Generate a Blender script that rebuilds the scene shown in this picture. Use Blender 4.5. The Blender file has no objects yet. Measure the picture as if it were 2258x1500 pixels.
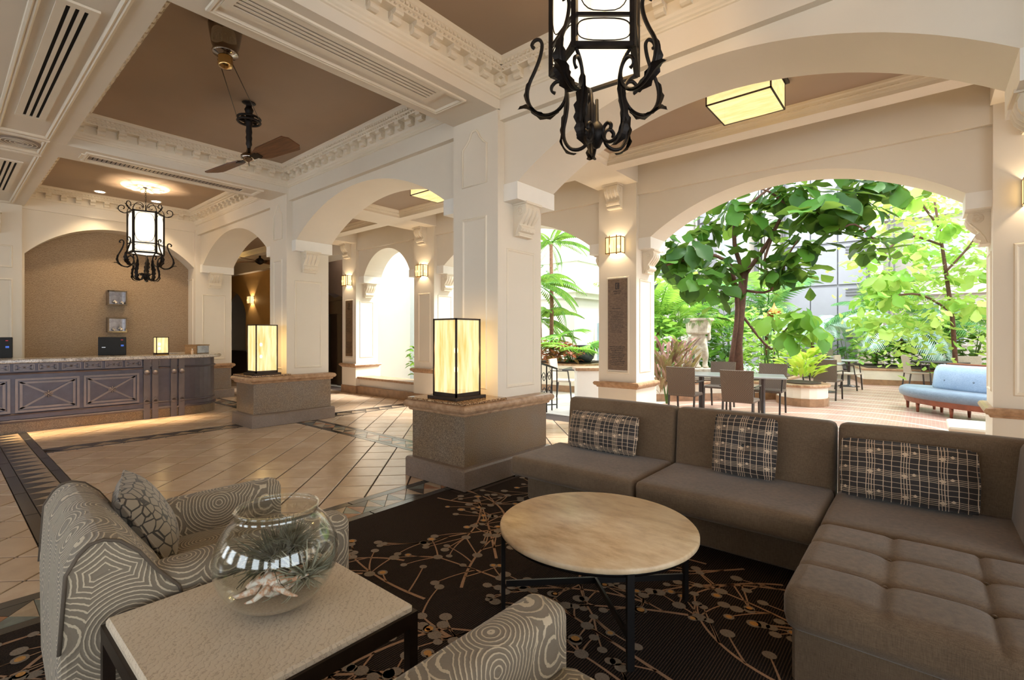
import bpy, bmesh, math, random
from mathutils import Vector, Matrix, Euler
random.seed(7)
PI = math.pi
sc = bpy.context.scene
COL = sc.collection
# ------------------------------------------------------------------ camera
EYE, YAW, FPX = 1.45, 0.7012, 1075.0
cam = bpy.data.objects.new('camera', bpy.data.cameras.new('camera'))
COL.objects.link(cam)
cam.data.sensor_width = 36.0
cam.data.lens = FPX / 2258.0 * 36.0
cam.data.shift_y = -11.5 / 2258.0
cam.data.clip_start = 0.05
cam.location = (0, 0, EYE)
cam.rotation_euler = (PI / 2, 0, YAW)
sc.camera = cam
FW = (-math.sin(YAW), math.cos(YAW)); RT = (math.cos(YAW), math.sin(YAW))
def seen(x, y, z, m=60):
    t = x * FW[0] + y * FW[1]
    if t < .3: return 0
    px = 1129 + FPX * (x * RT[0] + y * RT[1]) / t
    py = 738.5 - FPX * (z - EYE) / t
    return t if -m < px < 2258 + m and -m < py < 1500 + m else 0
# ------------------------------------------------------------------ light of the sky
world = bpy.data.worlds.new('sky'); sc.world = world
world.use_nodes = True
bg = world.node_tree.nodes['Background']
bg.inputs[0].default_value = (0.86, 0.94, 1.0, 1)
bg.inputs[1].default_value = 4.5
sun = bpy.data.objects.new('sun', bpy.data.lights.new('sun', 'SUN')); COL.objects.link(sun)
sun.data.energy = 6.0; sun.data.angle = 0.25; sun.data.color = (1.0, 0.96, 0.88)
sun.rotation_euler = Euler((math.radians(-28), math.radians(30), 0))
vs = sc.view_settings
vs.view_transform = 'Standard'; vs.look = 'None'; vs.gamma = 1.0; vs.use_curve_mapping = False
vs.exposure = 0.52
sc.cycles.use_denoising = True; sc.cycles.use_adaptive_sampling = True; sc.cycles.adaptive_threshold = 0.02
sc.cycles.max_bounces = 8; sc.cycles.diffuse_bounces = 4; sc.cycles.glossy_bounces = 3
sc.cycles.transmission_bounces = 8; sc.cycles.transparent_max_bounces = 12
sc.cycles.sample_clamp_indirect = 6.0
sc.cycles.caustics_reflective = False; sc.cycles.caustics_refractive = False
# ------------------------------------------------------------------ helpers: materials
class NT:
    def __init__(s, name):
        s.m = bpy.data.materials.new(name); s.m.use_nodes = True
        s.t = s.m.node_tree; s.b = s.t.nodes['Principled BSDF']
    def n(s, typ, ins=None, **props):
        nd = s.t.nodes.new('ShaderNode' + typ)
        for k, v in props.items(): setattr(nd, k, v)
        for k, v in (ins or {}).items():
            if isinstance(v, bpy.types.NodeSocket): s.t.links.new(v, nd.inputs[k])
            else: nd.inputs[k].default_value = v
        return nd
    def math(s, op, a, b=0.0, c=0.0):
        return s.n('Math', {0: a, 1: b, 2: c}, operation=op).outputs[0]
    def pos(s, kind='Object'):
        if kind == 'World': return s.n('NewGeometry').outputs['Position']
        return s.n('TexCoord').outputs[kind]
    def scale(s, vec, k):
        return s.n('VectorMath', {0: vec, 1: k if hasattr(k, '__len__') else (k, k, k)}, operation='MULTIPLY').outputs[0]
    def noise(s, vec, sc_, det=3, rough=.55, out=0):
        return s.n('TexNoise', {'Vector': vec, 'Scale': sc_, 'Detail': det, 'Roughness': rough}).outputs[out]
    def ramp(s, fac, stops, interp='LINEAR'):
        r = s.n('ValToRGB', {0: fac}); r.color_ramp.interpolation = interp
        e = r.color_ramp.elements
        while len(e) < len(stops): e.new(0.5)
        for el, (p, c) in zip(e, stops):
            el.position = p; el.color = (c[0], c[1], c[2], 1)
        return r.outputs[0]
    def mix(s, fac, a, b, mode='MIX'):
        nd = s.n('Mix', data_type='RGBA', blend_type=mode)
        for i, v in ((0, fac), (6, a), (7, b)):
            if isinstance(v, bpy.types.NodeSocket): s.t.links.new(v, nd.inputs[i])
            elif i == 0: nd.inputs[0].default_value = v
            else: nd.inputs[i].default_value = (v[0], v[1], v[2], 1)
        return nd.outputs[2]
    def set(s, **k):
        for key, v in k.items():
            i = s.b.inputs[{'col': 'Base Color', 'rough': 'Roughness', 'metal': 'Metallic', 'trans': 'Transmission Weight', 'ior': 'IOR',
                            'emit': 'Emission Color', 'es': 'Emission Strength', 'alpha': 'Alpha', 'sss': 'Subsurface Weight', 'coat': 'Coat Weight',
                            'sheen': 'Sheen Weight', 'spec': 'Specular IOR Level', 'normal': 'Normal'}[key]]
            if isinstance(v, bpy.types.NodeSocket): s.t.links.new(v, i)
            elif key in ('col', 'emit'): i.default_value = (v[0], v[1], v[2], 1)
            else: i.default_value = v
        return s
    def bump(s, h, strength=.3, dist=.01):
        s.set(normal=s.n('Bump', {'Height': h, 'Strength': strength, 'Distance': dist}).outputs[0]); return s
MAT = {}
def plain(name, col, rough=.5, metal=0, var=.06, sc_=6, bump=0, kind='Object', **k):
    """a paint / metal / cloth with faint procedural mottling"""
    n = NT(name); v = n.pos(kind); f = n.noise(v, sc_, 4)
    lo = [max(0, c * (1 - var)) for c in col]; hi = [min(1, c * (1 + var)) for c in col]
    n.set(col=n.ramp(f, [(.3, lo), (.7, hi)]), rough=rough, metal=metal, **k)
    if bump: n.bump(n.noise(v, sc_ * 12, 3), bump, .003)
    MAT[name] = n.m; return n
# ------------------------------------------------------------------ helpers: meshes
def loft(P, closed_u=False, closed_v=False, cap=False):
    """grid of rows -> verts, faces"""
    nu, nv = len(P), len(P[0]); vs_ = [p for r in P for p in r]; fs = []
    for i in range(nu if closed_u else nu - 1):
        for j in range(nv if closed_v else nv - 1):
            a, b = i * nv + j, i * nv + (j + 1) % nv
            c, d = ((i + 1) % nu) * nv + (j + 1) % nv, ((i + 1) % nu) * nv + j
            fs.append((a, b, c, d))
    if cap:
        fs.append(tuple(range(nv))[::-1]); fs.append(tuple((nu - 1) * nv + j for j in range(nv)))
    return vs_, fs
class MB:
    def __init__(s): s.v = []; s.f = []; s.mi = []; s.cur = 0; s.sm = []; s.smooth = False
    def add(s, vs_, fs, M=None):
        o = len(s.v)
        for p in vs_: s.v.append(tuple(M @ Vector(p)) if M is not None else tuple(p))
        for f in fs: s.f.append(tuple(i + o for i in f)); s.mi.append(s.cur); s.sm.append(s.smooth)
        return s
    def box(s, x0, y0, z0, x1, y1, z1, c=0, M=None):
        if x0 > x1: x0, x1 = x1, x0
        if y0 > y1: y0, y1 = y1, y0
        if z0 > z1: z0, z1 = z1, z0
        if not c:
            return s.add([(x, y, z) for z in (z0, z1) for (x, y) in ((x0, y0), (x1, y0), (x1, y1), (x0, y1))],
                         [(3, 2, 1, 0), (4, 5, 6, 7), (0, 1, 5, 4), (1, 2, 6, 5), (2, 3, 7, 6), (3, 0, 4, 7)], M)
        bm = bmesh.new(); bmesh.ops.create_cube(bm, size=1)
        for v in bm.verts: v.co = Vector(((x0 + x1) / 2 + v.co.x * (x1 - x0), (y0 + y1) / 2 + v.co.y * (y1 - y0), (z0 + z1) / 2 + v.co.z * (z1 - z0)))
        bmesh.ops.bevel(bm, geom=bm.edges[:], offset=c, segments=2 if c > .012 else 1, affect='EDGES', profile=.5)
        bm.verts.index_update(); r = [v.co[:] for v in bm.verts], [[v.index for v in f.verts] for f in bm.faces]; bm.free()
        return s.add(r[0], r[1], M)
    def bar(s, a, b, w, h=None, up=(0, 0, 1)):
        """rectangular bar from a to b"""
        a, b = Vector(a), Vector(b); d = (b - a); L = d.length; d.normalize(); u = Vector(up)
        if abs(d.dot(u)) > .99: u = Vector((1, 0, 0))
        r = d.cross(u).normalized(); u = r.cross(d); h = h or w
        M = Matrix((r, u, d)).transposed().to_4x4(); M.translation = a
        return s.box(-w / 2, -h / 2, 0, w / 2, h / 2, L, 0, M)
    def tube(s, path, r, seg=6, closed=False, flat=1.0):
        path = [Vector(p) for p in path]; n = len(path); P = []
        rr = r if hasattr(r, '__len__') else [r] * n
        pu = None
        for i, p in enumerate(path):
            a = path[(i - 1) % n] if (i or closed) else p; b = path[(i + 1) % n] if (i < n - 1 or closed) else p
            d = (b - a); d = d.normalized() if d.length > 1e-9 else Vector((0, 0, 1))
            if pu is None:
                pu = Vector((0, 0, 1)) if abs(d.z) < .9 else Vector((1, 0, 0))
            rt = d.cross(pu)
            if rt.length < 1e-6: rt = d.cross(Vector((0, 1, .1)))
            rt.normalize(); u = rt.cross(d).normalized(); pu = u
            P.append([p + rt * math.cos(2 * PI * k / seg) * rr[i] + u * math.sin(2 * PI * k / seg) * rr[i] * flat for k in range(seg)])
        s.smooth = True; v, f = loft(P, closed, True, not closed); s.add(v, f); s.smooth = False
        return s
    def lathe(s, prof, c=(0, 0, 0), seg=24, M=None, a0=0, a1=2 * PI, sx=1, sy=1):
        full = abs(a1 - a0 - 2 * PI) < 1e-6; n = seg if full else seg + 1
        P = [[(c[0] + r * math.cos(a0 + (a1 - a0) * k / seg) * sx, c[1] + r * math.sin(a0 + (a1 - a0) * k / seg) * sy, c[2] + z) for k in range(n)] for r, z in prof]
        s.smooth = True; v, f = loft(P, False, full); s.add(v, [q[::-1] for q in f], M); s.smooth = False
        return s
    def prism(s, pts, h0, h1, axis='z', M=None):
        """polygon (2D) extruded along an axis; pts as (x,y) for z, (x,z) for y, (y,z) for x"""
        def m(p, h): return {'z': (p[0], p[1], h), 'y': (p[0], h, p[1]), 'x': (h, p[0], p[1])}[axis]
        n = len(pts); v = [m(p, h0) for p in pts] + [m(p, h1) for p in pts]
        f = [tuple(range(n))[::-1], tuple(range(n, 2 * n))] + [(i, (i + 1) % n, n + (i + 1) % n, n + i) for i in range(n)]
        return s.add(v, f, M)
    def ring(s, x0, x1, y0, y1, prof, closed=False):
        """profile of (inset, z) run round a rectangle with mitred corners"""
        P = [[(x0 + d, y0 + d, z), (x1 - d, y0 + d, z), (x1 - d, y1 - d, z), (x0 + d, y1 - d, z)] for d, z in prof]
        v, f = loft(P, closed, True); return s.add(v, f)
    def build(s, name, mat, parent=None, loc=None, bevel=0, sub=0, auto=False):
        me = bpy.data.meshes.new(name); me.from_pydata(s.v, [], s.f)
        for m in (mat if isinstance(mat, (list, tuple)) else [mat]): me.materials.append(MAT[m] if isinstance(m, str) else m)
        me.polygons.foreach_set('material_index', s.mi); me.polygons.foreach_set('use_smooth', [bool(x) or auto for x in s.sm])
        bm = bmesh.new(); bm.from_mesh(me); bmesh.ops.recalc_face_normals(bm, faces=bm.faces[:]); bm.to_mesh(me); bm.free()
        me.update(); o = bpy.data.objects.new(name, me); COL.objects.link(o)
        if parent is not None: o.parent = parent
        if loc: o.location = loc
        if bevel:
            b = o.modifiers.new('bevel', 'BEVEL'); b.width = bevel; b.segments = 2; b.limit_method = 'ANGLE'
        if sub:
            b = o.modifiers.new('sub', 'SUBSURF'); b.levels = sub; b.render_levels = sub
        return o
def tag(o, label=None, cat=None, group=None, kind=None):
    if label: o['label'] = label
    if cat: o['category'] = cat
    if group: o['group'] = group
    if kind: o['kind'] = kind
    return o
def thing(name, label, cat, loc=(0, 0, 0), rz=0, group=None):
    o = bpy.data.objects.new(name, None); COL.objects.link(o); o.empty_display_size = .1
    o.location = loc; o.rotation_euler = (0, 0, rz)
    return tag(o, label, cat, group)
KIDS = {}
def copy_tree(o, parent=None, loc=None, rz=None, label=None, group=None):
    c = o.copy(); COL.objects.link(c); c.parent = parent
    if loc is not None: c.location = loc
    if rz is not None: c.rotation_euler = (0, 0, rz)
    if label: c['label'] = label
    if group: c['group'] = group
    for ch in list(o.children): copy_tree(ch, c)
    return c
def inst(me_obj, parent, loc, rot=(0, 0, 0), scale=1, name=None):
    c = bpy.data.objects.new(name or me_obj.name.split('.')[0], me_obj.data); COL.objects.link(c); c.parent = parent
    c.location = loc; c.rotation_euler = rot; c.scale = (scale,) * 3 if not hasattr(scale, '__len__') else scale
    return c
def arc(cx, cz, r, a0, a1, n):
    return [(cx + r * math.cos(a0 + (a1 - a0) * i / n), cz + r * math.sin(a0 + (a1 - a0) * i / n)) for i in range(n + 1)]
def soft(mb, sx, sy, sz, r=.04, puff=0, n=8, M=None, pt=0, fx=None):
    """upholstered block centred at origin: rounded edges, optional puffed sides; fx(x,y,z)->xyz deforms it"""
    hx, hy, hz = sx / 2, sy / 2, sz / 2; idx = {}; vs_ = []; fs = []
    def g(h):
        a = [-h, -h + r * .3, -h + r]; k = max(2, int(n)); b = [-h + r + (2 * h - 2 * r) * i / k for i in range(1, k)]
        return a + b + [h - r, h - r * .3, h]
    gx, gy, gz = g(hx), g(hy), g(hz)
    def vid(x, y, z):
        key = (round(x, 5), round(y, 5), round(z, 5))
        if key not in idx:
            c = Vector((max(-hx + r, min(hx - r, x)), max(-hy + r, min(hy - r, y)), max(-hz + r, min(hz - r, z))))
            d = Vector((x, y, z)) - c
            p = c + d.normalized() * r if d.length > 1e-9 else Vector((x, y, z))
            u, v, w = x / hx, y / hy, z / hz
            if puff:
                p.z += math.copysign(puff, w) * (1 - u * u) * (1 - v * v) * abs(w) ** 2
                p.y += math.copysign(puff * .6, v) * (1 - u * u) * (1 - w * w) * abs(v) ** 2
                p.x += math.copysign(puff * .6, u) * (1 - v * v) * (1 - w * w) * abs(u) ** 2
            if fx: p = Vector(fx(p.x, p.y, p.z))
            idx[key] = len(vs_); vs_.append(p)
        return idx[key]
    def face(A, B, mk):
        for i in range(len(A) - 1):
            for j in range(len(B) - 1):
                fs.append([vid(*mk(A[a], B[b])) for a, b in ((i, j), (i + 1, j), (i + 1, j + 1), (i, j + 1))])
    for q in (-1, 1):
        face(gx, gy, lambda a, b: (a, b, q * hz)); face(gx, gz, lambda a, b: (a, q * hy, b)); face(gy, gz, lambda a, b: (q * hx, a, b))
    mb.smooth = True; mb.add(vs_, fs, M); mb.smooth = False
    return mb
def T(x=0, y=0, z=0, rx=0, ry=0, rz=0):
    return Matrix.Translation((x, y, z)) @ Euler((rx, ry, rz)).to_matrix().to_4x4()
# ================================================================== materials
def S(r, g, b):
    return tuple(((c / 255 + .055) / 1.055) ** 2.4 if c > 10 else c / 255 / 12.92 for c in (r, g, b))
plain('paint', S(226, 215, 198), .55, var=.02, sc_=2, bump=.05)
plain('trim_paint', S(230, 218, 198), .5, var=.025, sc_=3)
plain('taupe', S(158, 136, 116), .6, var=.05, sc_=1.2, kind='World')
plain('iron', S(34, 28, 25), .5, .6, var=.3, sc_=20, bump=.2)
plain('bronze', S(58, 46, 38), .42, .7, var=.2, sc_=15)
plain('black', S(18, 16, 16), .35, var=.2)
plain('brass', S(176, 142, 92), .18, 1, var=.1, sc_=10)
plain('slot_shade', S(10, 7, 6), .9)  # near black, stands in for the shade inside vent slots
plain('grille', S(150, 138, 128), .5, .1, var=.1, sc_=200)
plain('white_trim', S(238, 233, 224), .5, var=.02)
n = NT('granite'); v = n.pos('World'); MAT['granite'] = n.m
f1 = n.noise(v, 160, 2, .6); f2 = n.noise(v, 3.0, 4)
n.set(col=n.mix(n.ramp(f2, [(.3, (.45, .45, .45)), (.65, (1, 1, 1))]), n.ramp(f1, [(.32, S(64, 58, 52)), (.5, S(118, 107, 96)), (.68, S(158, 147, 134))]),
     n.ramp(f1, [(.32, S(74, 54, 36)), (.5, S(120, 94, 66)), (.68, S(156, 132, 102))])), rough=.3)
n = NT('base_stone'); v = n.pos('World'); MAT['base_stone'] = n.m
f1 = n.noise(v, 90, 3, .6); f2 = n.noise(v, 2.2, 4)
n.set(col=n.mix(.5, n.ramp(f1, [(.3, S(92, 76, 64)), (.7, S(146, 126, 108))]), n.ramp(f2, [(.35, S(116, 94, 76)), (.65, S(134, 120, 112))])), rough=.35)
n = NT('cap_stone'); v = n.pos('World'); MAT['cap_stone'] = n.m
f = n.noise(v, 14, 5, .65)
n.set(col=n.ramp(f, [(.25, S(128, 92, 66)), (.5, S(170, 134, 102)), (.75, S(192, 160, 130))]), rough=.32)
n = NT('brown_granite'); v = n.pos('World'); MAT['brown_granite'] = n.m
f = n.noise(v, 70, 3, .7)
n.set(col=n.ramp(f, [(.35, S(40, 30, 26)), (.5, S(150, 112, 78)), (.65, S(208, 178, 140))], 'LINEAR'), rough=.12)
n = NT('floor_tile'); v = n.pos('World'); MAT['floor_tile'] = n.m
g = n.n('NewGeometry').outputs['Random Per Island']; oi = n.n('ObjectInfo').outputs['Random']
rnd = n.math('FRACT', n.math('ADD', g, oi))
f = n.noise(v, 5, 5, .6); f3 = n.noise(v, 60, 2)
c0 = n.mix(rnd, S(196, 166, 136), S(216, 192, 166)); c1 = n.mix(n.ramp(f, [(.3, (0, 0, 0)), (.75, (.7, .7, .7))]), c0, S(184, 156, 130))
n.set(col=c1, rough=n.math('MULTIPLY_ADD', f3, .12, .16)); n.bump(f3, .06, .003)
plain('grout', S(58, 42, 32), .8, kind='World')
plain('slate', S(50, 46, 42), .2, var=.25, sc_=14, kind='World')
plain('slate_light', S(168, 146, 120), .2, var=.15, sc_=14, kind='World')
plain('slate_teal', S(104, 112, 106), .2, var=.2, sc_=14, kind='World')
plain('slate_rust', S(150, 104, 72), .25, var=.2, sc_=14, kind='World')
n = NT('wallpaper'); v = n.pos('World'); MAT['wallpaper'] = n.m
w = n.n('TexWave', {'Vector': v, 'Scale': 14, 'Distortion': 9, 'Detail': 2, 'Detail Scale': 2.5}, wave_type='BANDS', bands_direction='Z').outputs[1]
n.set(col=n.mix(n.ramp(w, [(.3, (0, 0, 0)), (.7, (1, 1, 1))]), S(142, 118, 92), S(168, 144, 116)), rough=.55); n.bump(w, .15, .004)
plain('amber_wall', S(214, 170, 104), .6, var=.04)
plain('taupe_wall', S(128, 104, 86), .6, var=.05)
# ================================================================== floor
ZF = 0.0
floor = tag(MB().box(-22, -8, -.06, 9, 7.3, -.009).build('floor', 'grout'), kind='structure')
bands = []          # (x0,x1,y0,y1,direction)
fields = [(-8.2, -3.81, .88, 3.84), (-12.95, -8.53, .88, 3.84), (-10.3, -3.81, -5.0, .46), (-22, -10.3, -5.0, .46),
          (-7.98, -3.2, 4.22, 6.78), (-12.9, -8.4, 4.22, 6.78), (-22, -12.9, 4.22, 7.3), (-3.2, 9, 4.22, 7.3), (-22, -13, .46, 3.84),
          (-3.3, 9, 3.93, 4.0)]
fields = fields[:9]
def clip(poly, x0, x1, y0, y1):
    for ax, lim, sg in ((0, x0, 1), (0, x1, -1), (1, y0, 1), (1, y1, -1)):
        out = []
        for i, p in enumerate(poly):
            q = poly[(i + 1) % len(poly)]; dp, dq = sg * (p[ax] - lim), sg * (q[ax] - lim)
            if dp >= 0: out.append(p)
            if dp * dq < 0:
                t = dp / (dp - dq); out.append((p[0] + (q[0] - p[0]) * t, p[1] + (q[1] - p[1]) * t))
        poly = out
        if len(poly) < 3: return []
    return poly
def area(p): return abs(sum(a[0] * b[1] - b[0] * a[1] for a, b in zip(p, p[1:] + p[:1]))) / 2
def slab(mb, poly, z=0.0, th=.012, ch=.003):
    cx = sum(p[0] for p in poly) / len(poly); cy = sum(p[1] for p in poly) / len(poly); n_ = len(poly)
    def ins(p, d):
        L = math.hypot(p[0] - cx, p[1] - cy) or 1; return (p[0] + (cx - p[0]) / L * d * 1.3, p[1] + (cy - p[1]) / L * d * 1.3)
    v = [(p[0], p[1], z - th) for p in poly] + [(p[0], p[1], z - ch * .7) for p in poly] + [(*ins(p, ch), z) for p in poly]
    f = [tuple(range(2 * n_, 3 * n_))]
    for k in (0, 1):
        f += [(k * n_ + i, k * n_ + (i + 1) % n_, (k + 1) * n_ + (i + 1) % n_, (k + 1) * n_ + i) for i in range(n_)]
    return mb.add(v, f)
TS, GAP = .335, .016
full = None; cand = []; rest = MB()
c45 = math.sqrt(.5)
for (x0, x1, y0, y1) in fields:
    for i in range(-90, 60):
        for j in range(-90, 60):
            u, w_ = i * TS, j * TS
            cx, cy = (u - w_) * c45 - 5, (u + w_) * c45 + 2
            if cx < x0 - .3 or cx > x1 + .3 or cy < y0 - .3 or cy > y1 + .3: continue
            h = (TS - GAP) / 2 / c45
            sq = [(cx, cy - h), (cx + h, cy), (cx, cy + h), (cx - h, cy)]
            p = clip(sq, x0 + .004, x1 - .004, y0 + .004, y1 - .004)
            if len(p) < 3 or area(p) < .002: continue
            t = seen(cx, cy, 0, 20)
            cand.append((t if t else 99, p, abs(area(p) - area(sq)) < 1e-6, cx, cy))
cand.sort(key=lambda c: c[0])
for k, (t, p, whole, cx, cy) in enumerate(cand):
    if k < 300 and t < 90:
        if whole:
            if full is None: full = slab(MB(), [(q[0] - cx, q[1] - cy) for q in p]).build('floor_tile', 'floor_tile', floor, (cx, cy, 0))
            else: inst(full, floor, (cx, cy, 0))
        else: slab(MB(), [(q[0] - cx, q[1] - cy) for q in p]).build('floor_tile', 'floor_tile', floor, (cx, cy, 0))
    else: slab(rest, p)
tag(rest.build('floor_tile_field', 'floor_tile', floor), kind='stuff')
# inlaid stone bands: two dark rails with a row of triangles between
def band(x0, x1, y0, y1, along, step=.21, mosaic=False):
    rails = MB(); a0, a1 = (x0, x1) if along == 'x' else (y0, y1); b0, b1 = (y0, y1) if along == 'x' else (x0, x1)
    rw = (b1 - b0) * .2
    mk = (lambda a, b: (a, b)) if along == 'x' else (lambda a, b: (b, a))
    for r0, r1 in ((b0 + .003, b0 + rw), (b1 - rw, b1 - .003)):
        s_ = a0
        while s_ < a1 - .01:
            e = min(s_ + .8, a1); p = [mk(s_ + .003, r0), mk(e - .003, r0), mk(e - .003, r1), mk(s_ + .003, r1)]
            slab(rails, p if along == 'x' else p[::-1]); s_ = e
    tag(rails.build('border_strip', 'slate', floor), kind='stuff')
    m0, m1 = b0 + rw + .004, b1 - rw - .004; k = 0; s_ = a0; nn = 0
    other = {c: MB() for c in ('slate', 'slate_light', 'slate_teal', 'slate_rust')}
    while s_ < a1 - .01:
        e = min(s_ + step, a1)
        for tri in range(2 if not mosaic else 4):
            mid = (m0 + m1) / 2
            if mosaic:
                q = [[(s_, m0), (e, m0), ((s_ + e) / 2, mid)], [(e, m0), (e, m1), ((s_ + e) / 2, mid)], [(e, m1), (s_, m1), ((s_ + e) / 2, mid)], [(s_, m1), (s_, m0), ((s_ + e) / 2, mid)]][tri]
                mt = ['slate_light', 'slate_teal', 'slate', 'slate_rust', 'slate_light'][(k * 3 + tri * 2) % 5]
            else:
                q = [[(s_, m0), (e, m0), ((s_ + e) / 2, m1)], [((s_ + e) / 2, m1), (e, m0), (e + step / 2, m1)]][tri]
                q = [(max(a0, min(a1, a)), b) for a, b in q]
                mt = ['slate', 'slate_light'][tri] if True else 'slate'
            cx = sum(a for a, b in q) / 3; cy = sum(b for a, b in q) / 3
            q = [(a + (cx - a) * .03, b + (cy - b) * .03) for a, b in q]
            p = [mk(a, b) for a, b in q]
            if area(p) < 1e-4: continue
            if sum((p[(i + 1) % 3][0] - p[i][0]) * (p[(i + 1) % 3][1] + p[i][1]) for i in range(3)) > 0: p = p[::-1]
            c = mk(cx, cy)
            if nn < 70 and 0 < seen(c[0], c[1], 0, 10) < 9.5:
                nn += 1; slab(MB(), [(a - c[0], b - c[1]) for a, b in p], ch=.0015).build('band_tile', mt, floor, (c[0], c[1], 0))
            else: slab(other[mt], p, ch=.0015)
        k += 1; s_ = e
    for c, m in other.items():
        if m.v: tag(m.build('band_tile_field', c, floor), kind='stuff')
band(-10.3, -3.81, .46, .88, 'x', .24)
band(.88 * 0 - 8.53, -8.2, .88, 3.84, 'y', .3)
band(-3.81, -3.39, -4.9, 3.84, 'y', .21, True)
band(-12.9, -3.2, 3.84, 4.22, 'x', .3, True)
band(-3.2, 6, 3.90, 4.22, 'x', .3, True)
band(-8.4, -7.98, 4.22, 6.78, 'y', .3)
# carpet with woven branches
n = NT('carpet'); v = n.pos('World'); MAT['carpet'] = n.m
w = n.n('TexWave', {'Vector': v, 'Scale': 26, 'Distortion': .6, 'Detail': 2}, wave_type='BANDS', bands_direction='X').outputs[1]
sp = n.noise(v, 300, 1)
n.set(col=n.mix(n.ramp(n.math('MULTIPLY', w, n.math('ADD', sp, .25)), [(.45, (0, 0, 0)), (.8, (1, 1, 1))]), S(26, 20, 19), S(84, 66, 52)), rough=.95, spec=.15)
n.bump(w, .5, .006)
plain('yarn_tan', S(166, 132, 106), .95, var=.18, sc_=120, kind='World', spec=.15)
plain('yarn_grey', S(140, 126, 112), .95, var=.2, sc_=140, kind='World', spec=.15)
plain('yarn_gold', S(196, 144, 84), .95, var=.2, sc_=140, kind='World', spec=.15)
carpet = tag(MB().box(-3.39, -4.9, -.009, 5.1, 3.08, .006).box(-3.15, 3.08, -.009, .5, 3.90, .006).build('carpet', 'carpet'), 'black ribbed carpet with tan branches and round berries', 'carpet')
rg = random.Random(21); vine = MB(); dots = [MB(), MB()]
def ribbon(path, w0, w1):
    P = []
    for i, p in enumerate(path):
        a = path[max(0, i - 1)]; b = path[min(len(path) - 1, i + 1)]; d = Vector((b[0] - a[0], b[1] - a[1])).normalized()
        w = (w0 + (w1 - w0) * i / (len(path) - 1)) / 2
        P.append([(p[0] - d.y * w, p[1] + d.x * w, .0078), (p[0] + d.y * w, p[1] - d.x * w, .0078)])
    vv, ff = loft(P); vine.add(vv, ff)
def berry(x, y, gold):
    r = rg.uniform(.021, .033); o = [(x + r * math.cos(a * PI / 6) * 1.1, y + r * math.sin(a * PI / 6), .0086) for a in range(12)]
    dots[0].add(o, [tuple(range(12))])
    if gold: dots[1].add([(x + (p[0] - x) * .6, y + (p[1] - y) * .6, .0092) for p in o], [tuple(range(12))])
def curve(x, y, a, L, bend, k=9):
    out = [(x, y)]
    for i in range(k):
        a += bend / k; x += math.cos(a) * L / k; y += math.sin(a) * L / k; out.append((x, y))
    return out, a
def inside(p): return -3.36 < p[0] < 3 and -1.2 < p[1] < 3.86
for gx in range(14):
    for gy in range(12):
        x, y = -3.3 + gx * .42 + rg.uniform(-.2, .2), -1.0 + gy * .44 + rg.uniform(-.2, .2)
        a = rg.uniform(2.2, 4.2) if rg.random() < .7 else rg.uniform(0, 6.28)
        stem, a1 = curve(x, y, a, rg.uniform(.55, 1.0), rg.uniform(-1, 1), 12)
        if not all(inside(p) for p in stem): continue
        ribbon(stem, .019, .011)
        for (px, py), cnt in ((stem[-1], 4), (stem[8], 2), (stem[5], 1), (stem[2], 1)):
            for q in range(cnt):
                b, _ = curve(px, py, a1 + rg.uniform(-1.1, 1.1), rg.uniform(.1, .32), rg.uniform(-.5, .5), 6)
                if all(inside(p) for p in b):
                    ribbon(b, .011, .007); berry(*b[-1], rg.random() < .25)
        if inside(stem[-1]): berry(*stem[-1], False)
tag(vine.build('woven_branch', 'yarn_tan', carpet), kind='stuff')
tag(dots[0].build('woven_berry', 'yarn_grey', carpet), kind='stuff'); tag(dots[1].build('woven_berry_heart', 'yarn_gold', carpet), kind='stuff')
# ================================================================== ceilings
ZS, ZC = 3.79, 4.20            # lobby beam soffit / coffer ceiling
ceil = tag(MB().box(-22, -8, ZC, 9, 4.5, 4.5).build('ceiling', 'taupe'), kind='structure')
PX = [(.59, 1.26), (-4.045, -3.375), (-8.70, -8.08), (-13.16, -12.46)]      # arcade pillars
ROWS = [(.27, 1.05), (-4.2, -3.5), (-7.6, -7.2)]
bm_ = MB()
for x0, x1 in PX[:3] + [(5.2, 5.9)]: bm_.box(x0, -7.6, ZS, x1, 3.80, 4.3)
for y0, y1 in ROWS: bm_.box(-22, y0, ZS + .001, 9, y1, 4.3)
tag(bm_.build('ceiling_beams', 'paint'), kind='structure')
COFF = [(-3.375, .59, 1.05, 3.80), (-8.08, -4.045, 1.05, 3.80), (-12.55, -8.70, 1.05, 3.80)]
prof = [(0, 3.895), (.014, 3.90), (.014, 3.915), (.028, 3.925), (.03, 3.945), (.045, 3.96), (.05, 3.985), (.05, 4.08), (.135, 4.085), (.14, 4.115), (.155, 4.125),
        (.165, 4.15), (.185, 4.16), (.19, 4.185), (.205, 4.2)]
mod = MB().prism([(0, 3.99), (.03, 3.985), (.055, 3.995), (.06, 4.02), (.05, 4.04), (.085, 4.045), (.095, 4.06), (.09, 4.085), (0, 4.085)], -.04, .04, 'x')
mod.prism([(0, 4.02), (.035, 4.03), (.045, 4.05), (.035, 4.07), (0, 4.075)], -.046, .046, 'x')
mod_o = None
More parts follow.
